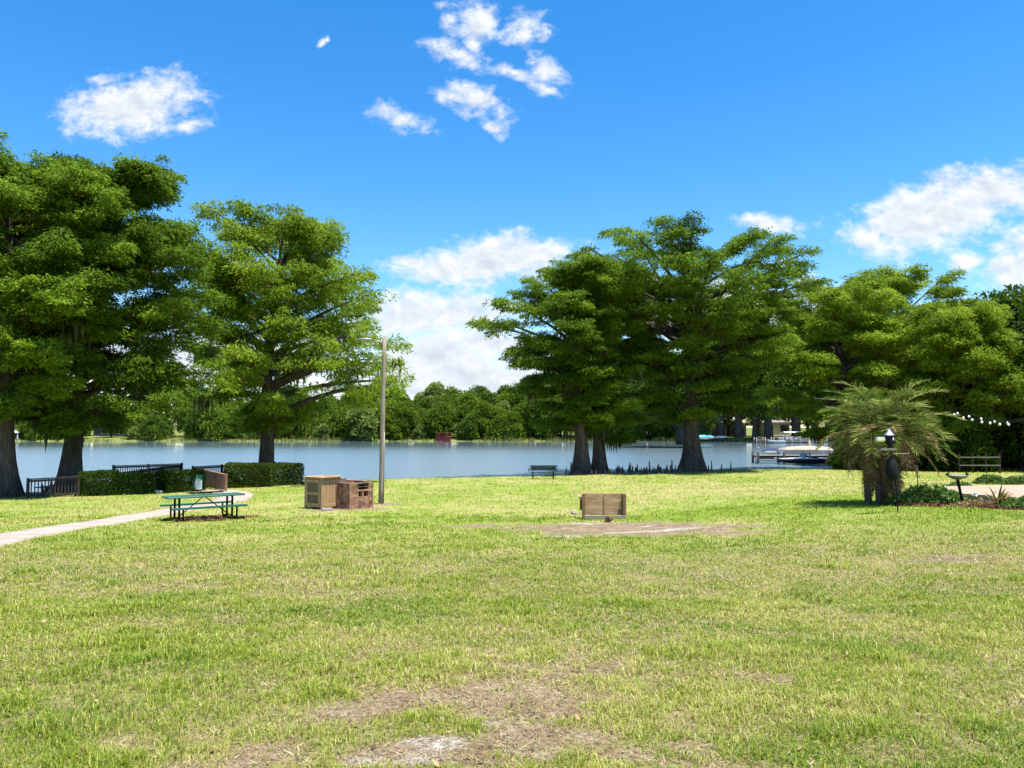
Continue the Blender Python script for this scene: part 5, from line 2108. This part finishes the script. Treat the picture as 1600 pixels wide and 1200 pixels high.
def build_bed():
    A, B, Cc, D = PATIO
    z = .15
    m = MB()
    q = [A, B, Cc, D]
    m.add([(p.x, p.y, gz(p.x, p.y) - .3) for p in q] + [(p.x, p.y, gz(p.x, p.y) + z - .02) for p in q], [(3, 2, 1, 0)] + [(i, (i + 1) % 4, 4 + (i + 1) % 4, 4 + i) for i in range(4)])
    o = m.build('patio', M['grey_wood'])
    tag(o, kind='structure')
    c = (A + B + Cc + D) / 4
    m = MB()
    qq = [p + (c - p).normalized() * -.06 for p in q]
    m.add([(p.x, p.y, gz(p.x, p.y) + z - .018) for p in qq] + [(p.x, p.y, gz(p.x, p.y) + z + .04) for p in qq], [(3, 2, 1, 0), (4, 5, 6, 7)] + [(i, (i + 1) % 4, 4 + (i + 1) % 4, 4 + i) for i in range(4)])
    o = m.build('patio_paving', M['patio'])
    tag(o, kind='structure')
    leafy_mound('bushy green ground cover plant at the palm foot, left of the bird bath', 'ground_cover_plant', at_ground(1455, 787), 1.05, .75, .50, 2600, 'shrub_leaf', .13, 91)
    leafy_mound('low leafy plant under the dry palm fronds', 'ground_cover_plant', at_ground(1410, 789), .55, .45, .30, 900, 'shrub_leaf', .11, 92)
    strap_plant('spiky yellow-green and bronze bromeliad in front of the patio edge', 'bromeliad', at_ground(1560, 792), 46, .62, .085, 'croton_leaf', 93)
    leafy_mound('low tangled plant with brownish leaves between bird bath and bromeliad', 'bedding_plant', at_ground(1530, 793), .8, .4, .14, 800, 'dead_palm', .10, 94)
    leafy_mound('low green plants spilling over the bed at the right picture edge', 'bedding_plant', at_ground(1600, 795), .6, .4, .26, 900, 'shrub_leaf', .12, 95)
    leafy_mound('leafy row of plants along the back of the patio, left part', 'border_plant', at_ground(1548, 756), .9, .5, .48, 1500, 'shrub_leaf', .13, 96)
    leafy_mound('leafy row of plants along the back of the patio, at the picture edge', 'border_plant', at_ground(1592, 757), .9, .5, .42, 1500, 'shrub_leaf', .13, 97)
    leafy_mound('small sprig of plants at the far left corner of the patio', 'border_plant', at_ground(1500, 761), .6, .35, .22, 500, 'shrub_leaf', .11, 98)
    f = at_ground(1524, 790)
    root = thing('white_flower', 'white flower blooming low beside the bird bath base', 'flower', f)
    m = MB()
    m.tube([(0, 0, 0), (.02, 0, .16), (.0, -.02, .30)], .008, 5)
    m.tube([(.0, 0, 0), (.10, 0, .10), (.14, -.02, .16)], .008, 5)
    m.build('stem', M['dark_green_metal'], root)
    g = np.random.default_rng(3)
    for (x, y, z, r) in ((0, -.02, .32, .10), (.14, -.02, .18, .075)):
        n = 14
        d = unit(g.normal(size=(n, 3)) + np.array([0, -.5, .5]))
        V, F = leaf_quads(np.zeros((n, 3)) + np.array([x, y, z]), d, np.full(n, r), np.full(n, r * .8), g, .3)
        mesh_np('petals', V, F, M['petal'], root)
    # soil of the bed
    g = np.random.default_rng(18)
    n = 5200
    px, py = 1395 + 235 * g.random(n), g.random(n)
    P0, P1 = at_ground(1395, 791), at_ground(1640, 799)
    u = g.random(n)
    x = P0.x + (P1.x - P0.x) * u
    y = P0.y + (P1.y - P0.y) * u + (g.random(n)) * 1.1
    zz = ground(x, y) + .01 + .04 * g.random(n)
    V, F = leaf_quads(np.stack([x, y, zz], 1), unit(g.normal(size=(n, 3)) * np.array([1, 1, .3])), .05 + .08 * g.random(n), .02 + .03 * g.random(n), g, .7)
    mt = bpy.data.materials['mulch_chip']
    o = mesh_np('bed_mulch', V, F, mt, attrs={'tint': ('FLOAT', np.repeat(g.random(n) * .8, 4))})
    tag(o, 'dark mulch of the planting bed before the patio', kind='stuff')


build_palm()
build_feeder()
build_birdbath()
build_bed()


def build_lights_and_fence():
    d = 44.0
    A = [(1478, 641), (1491, 648), (1505, 653), (1519, 656), (1534, 659.5), (1547, 661), (1562, 663), (1576, 663.5), (1612, 658)]
    B = [(1478, 640), (1496, 646), (1514, 651), (1533, 654.5), (1554, 659), (1574, 661), (1612, 655)]
    for lab, pts, dd in (('lower string of round white bulbs hung across the dark thicket', A, d), ('upper string of round white bulbs hung across the dark thicket', B, d + 1.2)):
        o0 = at_depth(*pts[0], dd)
        root = thing('string_lights', lab, 'string lights', o0, group='string lights before the thicket')
        w = MB()
        w.tube([at_depth(x, y - 3, dd) - o0 for x, y in pts], .012, 5)
        w.build('wire', M['black_metal'], root)
        for x, y in pts[1:-1]:
            q = at_depth(x, y, dd) - o0
            m = MB()
            m.lathe(q, [(.012, .085), (.03, .06), (.06, .03), (.072, -.01), (.055, -.05), (.02, -.07)], 10)
            m.build('bulb', M['frosted_globe'], root, smooth=True)
    a, b = at_depth(1500, 733, 58.2), at_depth(1550, 733, 58.2)
    root = thing('rail_fence', 'short two-rail wooden fence before the dark thicket, behind the bird bath', 'fence', (a.x, a.y, gz(a.x, a.y)))
    L = b.x - a.x
    for z in (.55, 1.15):
        m = MB()
        m.bar((0, 0, z), (L, -1.0, z + .05), .04, .075)
        m.build('rail', M['grey_wood'], root)
    for i in range(4):
        m = MB()
        m.box((L * i / 3, -1.0 * i / 3 + .07, .6), (.11, .11, 1.6))
        m.build('post', M['dock_wood'], root)


build_lights_and_fence()


# ------------------------------------------------------------------ docks and boats
def hull_mesh(L, W, H, mat, parent, name='hull', bow=1):
    m = MB()
    ns = 11
    prof = ((0, 0), (.55, .10), (.86, .38), (1.0, 1.0))
    rows = []
    for i in range(ns + 1):
        f = i / ns
        k = 1.0 if f < .5 else max(.03, 1 - ((f - .5) / .5) ** 2.2)
        rise = .34 * max(0, (f - .45) / .55) ** 2 * H
        x = (f - .5) * L * bow
        row = [(x, -W / 2 * k * a, rise * (1 - .5 * z) + H * z + .25 * rise) for a, z in prof[::-1]] + [(x, W / 2 * k * a, rise * (1 - .5 * z) + H * z + .25 * rise) for a, z in prof[1:]]
        rows.append(row)
    n = len(rows[0])
    vs = [p for r in rows for p in r]
    fs = []
    for i in range(ns):
        for j in range(n - 1):
            fs.append((i * n + j, i * n + j + 1, (i + 1) * n + j + 1, (i + 1) * n + j))
        fs.append((i * n + n - 1, i * n, (i + 1) * n, (i + 1) * n + n - 1))
    fs += [tuple(range(n))[::-1], tuple(ns * n + j for j in range(n))]
    m.add(vs, fs)
    return m.build(name, mat, parent, smooth=False)


def covered_boat(name, label, loc, rz, L, W, H, hull, cover, bow=1, motor=True, shield=True, group=None):
    root = thing(name, label, 'boat', loc, rz, group)
    hull_mesh(L, W, H, M[hull], root, bow=bow)
    m = MB()
    m.box((0, 0, H * 1.0), (L * .96, W * 1.02, .10))
    m.build('gunwale', M['hull_white'], root, bevel=.02)
    if cover:
        m = MB()
        pts, n = [], 9
        for i in range(n + 1):
            f = i / n
            hgt = H + .08 + .34 * math.sin(math.pi * min(1, .08 + .9 * f)) ** .7
            k = .5 * W * (1.04 if f < .6 else 1.04 - .75 * ((f - .6) / .4) ** 2)
            x = (f - .5) * L * bow
            pts.append([(x, -k, H + .02), (x, -k * .8, H + (hgt - H) * .6), (x, 0, hgt), (x, k * .8, H + (hgt - H) * .6), (x, k, H + .02)])
        vs = [p for r in pts for p in r]
        fs = [(i * 5 + j, i * 5 + j + 1, i * 5 + j + 6, i * 5 + j + 5) for i in range(n) for j in range(4)]
        fs += [tuple(range(5))[::-1], tuple(n * 5 + j for j in range(5))]
        m.add(vs, fs)
        m.build('cover', M[cover], root, smooth=True)
    elif shield:
        m = MB()
        m.box((.05 * L * bow, 0, H + .30), (.06, W * .8, .48), rot=Matrix.Rotation(R(-25 * bow), 3, 'Y'))
        m.build('windscreen', M['dark_glass'], root)
        m = MB()
        m.box((-.12 * L * bow, 0, H + .12), (.6, W * .6, .30))
        m.build('seat', M['hull_dark'], root, bevel=.04)
    if motor:
        m = MB()
        x = -L * .5 * bow
        m.box((x - .16 * bow, 0, H * .95), (.34, .30, .5), taper=.8)
        m.box((x - .16 * bow, 0, H * .3), (.14, .10, .9))
        m.build('outboard_motor', M['black_metal'], root, bevel=.03)
    return root


def pontoon(name, label, loc, rz, L, W, canopy, group=None):
    root = thing(name, label, 'boat', loc, rz, group)
    for e in (-1, 1):
        m = MB()
        m.tube([(-L / 2, e * W * .36, .1), (L * .4, e * W * .36, .1), (L * .5, e * W * .36, .25)], [.3, .3, .05], 10)
        m.build('pontoon_tube', M['alu'], root, smooth=True)
    m = MB()
    m.box((0, 0, .45), (L * .96, W, .1))
    m.build('deck', M['alu'], root)
    m = MB()
    for e in (-1, 1):
        m.box((0, e * W * .48, .85), (L * .86, .04, .62))
        m.box((e * L * .43, 0, .85), (.04, W * .9, .62))
    m.build('side_panels', M['hull_white'], root)
    m = MB()
    for i in range(6):
        m.box((-L * .36 + i * L * .145, -W * .50, .87), (L * .09, .02, .34))
    m.build('panel_stripe', M['hull_dark'], root)
    m = MB()
    for e in (-1, 1):
        for x in (-L * .3, L * .2):
            m.tube([(x, e * W * .46, 1.1), (x * 1.05, e * W * .46, 2.2)], .025, 6)
    m.build('canopy_frame', M['alu'], root)
    m = MB()
    n = 8
    for i in range(n):
        a0, a1 = i / n, (i + 1) / n
        for s, t in ((a0, a1),):
            z0, z1 = 2.2 + .22 * math.sin(math.pi * s), 2.2 + .22 * math.sin(math.pi * t)
            y0, y1 = -W * .52 + W * 1.04 * s, -W * .52 + W * 1.04 * t
            m.add([(-L * .36, y0, z0), (L * .26, y0, z0), (L * .26, y1, z1), (-L * .36, y1, z1), (-L * .36, y0, z0 + .05), (L * .26, y0, z0 + .05), (L * .26, y1, z1 + .05), (-L * .36, y1, z1 + .05)],
                  [(3, 2, 1, 0), (4, 5, 6, 7), (0, 1, 5, 4), (1, 2, 6, 5), (2, 3, 7, 6), (3, 0, 4, 7)])
    m.build('canopy', M[canopy], root)
    return root


def dock(name, label, x0, x1, y0, y1, z, wood, n_piles, pile_top, beam_z=None, seed=1):
    root = thing(name, label, 'dock', (x0, y0, 0))
    L, D = x1 - x0, y1 - y0
    m = MB()
    n = int(L / .16)
    for i in range(n):
        m.box((L * (i + .5) / n, D / 2, z - .025), (L / n - .012, D, .05))
    m.build('deck', M['grey_wood'], root)
    m = MB()
    for y in (.05, D - .05):
        m.box((L / 2, y, z - .16), (L, .06, .22))
    if beam_z is not None:
        m.box((L / 2, -.03, beam_z), (L, .05, .16))
    m.build('beam', M[wood], root)
    rr = random.Random(seed)
    for i in range(n_piles):
        for j, y in enumerate((-.10, D + .10)):
            m = MB()
            t = z + pile_top * rr.uniform(.7, 1.15)
            m.tube([(L * i / (n_piles - 1), y, -1.2), (L * i / (n_piles - 1) + rr.uniform(-.05, .05), y, t)], [.13, .115], 9)
            m.build('piling', M[wood], root, smooth=True)
    return root


def build_docks():
    d = 83.0
    xa, xb = at_depth(1184, 713, d).x, at_depth(1306, 713, d).x
    r = dock('boat_dock', 'weathered wooden boat dock on thick dark pilings beyond the lawn edge', xa, xb, d, d + 1.6, .86, 'dock_wood', 4, .42, .55)
    m = MB()
    for y in (.25, .65):
        m.tube([(-.05, y, .0), (-.05, y, 1.5), (.05, y, 1.72), (.28, y, 1.72), (.34, y, 1.5), (.34, y, .95)], .03, 8)
    for z in (.2, .5, .8):
        m.tube([(-.05, .25, z), (-.05, .65, z)], .022, 6)
    m.build('ladder', M['alu'], r, smooth=True)
    covered_boat('motor_boat', 'open white and dark blue motorboat moored at the near side of the boat dock', ((xa + xb) / 2 + .4, d - 1.6, .02), R(2), 6.3, 2.1, .58, 'hull_dark', None, bow=-1)
    x = at_depth(1262, 708, d + 4).x
    covered_boat('lifted_boat', 'boat under a tan cover on the far side of the boat dock', (x, d + 3.6, .62), R(-2), 6.2, 2.2, .75, 'hull_white', 'tan_cover', bow=1, motor=False)
    x = at_depth(1222, 707, d + 4).x
    covered_boat('small_skiff', 'small skiff with a dark blue cover left of the tan covered boat', (x, d + 6.4, .5), R(20), 3.6, 1.5, .55, 'hull_white', 'blue_cover', bow=-1, motor=False)
    m = MB()
    m.tube([(0, 0, -1.2), (0, 0, 2.35)], [.14, .13], 10)
    o = m.build('mooring_post', M['pole_wood'], None, smooth=True)
    o.location = (at_depth(1265, 700, d + 6).x, d + 6, 0)
    tag(o, 'tall pale mooring post standing behind the tan covered boat', 'post')
    # far dock
    d = 193.0
    xa, xb = at_depth(1182, 685, d).x, at_depth(1292, 685, d).x
    dock('far_dock', 'long grey dock with moored pontoon boats across the cove', xa, xb, d, d + 1.8, .95, 'grey_wood', 9, .5, .45, seed=3)
    pontoon('pontoon_boat', 'larger pontoon boat with white canopy behind the far grey dock', (at_depth(1240, 684, d + 4).x, d + 4, .35), R(4), 8.0, 2.6, 'hull_white', 'pontoon boats at the far dock')
    pontoon('pontoon_boat', 'pontoon boat with dark canopy at the right end of the far grey dock', (at_depth(1272, 684, d + 5).x, d + 5, .2), R(-3), 6.4, 2.5, 'teal_cover', 'pontoon boats at the far dock')
    covered_boat('small_boat', 'small white boat at the left end of the far grey dock', (at_depth(1213, 688, d - 1.5).x, d - 1.6, .0), R(5), 4.0, 1.7, .6, 'hull_white', None, bow=-1)
    # little dock with the turquoise covered boat
    p = bank_at_px(1122)
    d = p.y - 3.5
    xa, xb = at_depth(1108, 685, d).x, at_depth(1133, 685, d).x
    dock('small_dock', 'short wooden dock beside the turquoise covered boat', xa, xb, d, d + 1.5, .95, 'dock_wood', 4, .25, None, seed=4)
    covered_boat('covered_boat', 'boat under a bright turquoise cover at the short far dock', (at_depth(1100, 683, d).x, d + .6, .65), R(10), 5.6, 2.2, .8, 'hull_white', 'teal_cover', bow=-1, motor=False)
    covered_boat('jet_ski', 'small white watercraft parked on the short far dock', (at_depth(1128, 683, d).x, d + .8, 1.0), R(-15), 2.6, 1.1, .5, 'hull_white', None, bow=1, motor=False)
    # red waterside deck
    p = bank_at_px(694)
    d = p.y - 1.0
    root = thing('red_waterside_deck', 'dark red railed wooden deck on the far waterline', 'deck', (p.x, d, 0))
    m = MB()
    m.box((0, 1.2, .75), (4.1, 2.6, .12))
    m.build('deck', M['red_paint'], root)
    for y in (0, 2.4):
        m = MB()
        for z in (1.15, 1.5, 1.9):
            m.box((0, y, z), (4.1, .07, .14))
        for i in range(6):
            m.box((-2 + i * .8, y, 1.0), (.12, .12, 2.0))
        m.build('railing', M['red_paint'], root)
    m = MB()
    m.box((0, 1.3, 2.35), (4.5, 3.0, .12))
    for x in (-1.9, 1.9):
        m.box((x, 1.3, 1.6), (.12, .12, 1.5))
    m.build('roof', M['red_paint'], root)
    m = MB()
    m.box((0, .0, .35), (4.1, .05, .5))
    m.build('skirt', M['red_paint'], root)


build_docks()


# ------------------------------------------------------------------ houses far across the lake
def house(name, label, px0, px1, d, z0, h, depth, wall, windows, roof_h=1.6, door=None, porch=False):
    x0, x1 = at_depth(px0, 670, d).x, at_depth(px1, 670, d).x
    L = x1 - x0
    root = thing(name, label, 'house', ((x0 + x1) / 2, d, z0))
    m = MB()
    m.box((0, depth / 2, h / 2 - .4), (L, depth, h + .8))
    m.build('wall', M[wall], root)
    m = MB()
    e = .6
    a = [(-L / 2 - e, -e, h), (L / 2 + e, -e, h), (L / 2 + e, depth + e, h), (-L / 2 - e, depth + e, h)]
    rdg = [(-L / 2 + depth * .4, depth / 2, h + roof_h), (L / 2 - depth * .4, depth / 2, h + roof_h)] if L > depth else [(-.2, depth / 2, h + roof_h), (.2, depth / 2, h + roof_h)]
    m.add(a + rdg, [(0, 1, 5, 4), (1, 2, 5), (2, 3, 4, 5), (3, 0, 4), (3, 2, 1, 0)])
    m.build('roof', M['roof'], root)
    for (f, w, zb, zt) in windows:
        m = MB()
        cx = -L / 2 + L * f
        m.box((cx, -.02, (zb + zt) / 2), (w + .24, .08, zt - zb + .24))
        wf = m.build('window', M['white_paint'], root)
        m = MB()
        m.box((cx, -.07, (zb + zt) / 2), (w, .06, zt - zb))
        m.build('pane', M['dark_glass'], wf)
    if porch:
        m = MB()
        m.box((0, -1.6, h - .1), (L * .9, 3.0, .18))
        for i in range(6):
            m.box((-L * .43 + i * L * .172, -2.9, h / 2 - .1), (.24, .24, h))
        m.build('porch', M['white_paint'], root)
    return root


house('pale_house', 'long pale house with a columned white porch behind trunks across the lake', 1088, 1166, 238, 1.25, 3.3, 9, 'stucco', [(.1, 1.4, .8, 2.4), (.3, 2.4, .2, 2.5), (.5, 1.4, .8, 2.4), (.7, 2.0, .2, 2.5), (.9, 1.4, .8, 2.4)], porch=True)
house('peach_house', 'small peach coloured house with a dark doorway above the far dock', 1196, 1234, 226, 2.2, 3.2, 8, 'peach_wall', [(.72, 1.5, .2, 2.4), (.88, 1.0, .2, 2.4), (.25, 1.0, 1.0, 2.2)])
house('dark_blue_house', 'dark blue house with a white framed window at the far left shore', 146, 206, 236, 1.0, 4.4, 9, 'blue_wall', [(.30, 1.8, 1.0, 2.9), (.62, 1.2, 1.0, 2.9), (.85, 1.2, 1.0, 2.9)])
house('white_house', 'white house glimpsed between the twin cypresses and the broad cypress', 1030, 1072, 240, 1.25, 3.0, 8, 'stucco', [(.2, 1.2, .8, 2.3), (.5, 1.8, .3, 2.3), (.8, 1.2, .8, 2.3)])


def build_boathouse():
    p = bank_at_px(26)
    root = thing('white_boathouse', 'open white-roofed boathouse on posts at the far left shore', 'boathouse', (p.x, p.y - 5, 0))
    m = MB()
    m.add([(-3, -2, 2.5), (3, -2, 2.5), (3, 2, 2.5), (-3, 2, 2.5), (-2.4, 0, 3.4), (2.4, 0, 3.4)], [(0, 1, 5, 4), (1, 2, 5), (2, 3, 4, 5), (3, 0, 4), (3, 2, 1, 0)])
    m.build('roof', M['white_paint'], root)
    for x in (-2.7, 0, 2.7):
        for y in (-1.7, 1.7):
            m = MB()
            m.tube([(x, y, -1), (x, y, 2.5)], .14, 8)
            m.build('post', M['white_paint'], root)
    m = MB()
    m.box((0, 0, .75), (6, 4, .12))
    m.build('deck', M['grey_wood'], root)


build_boathouse()
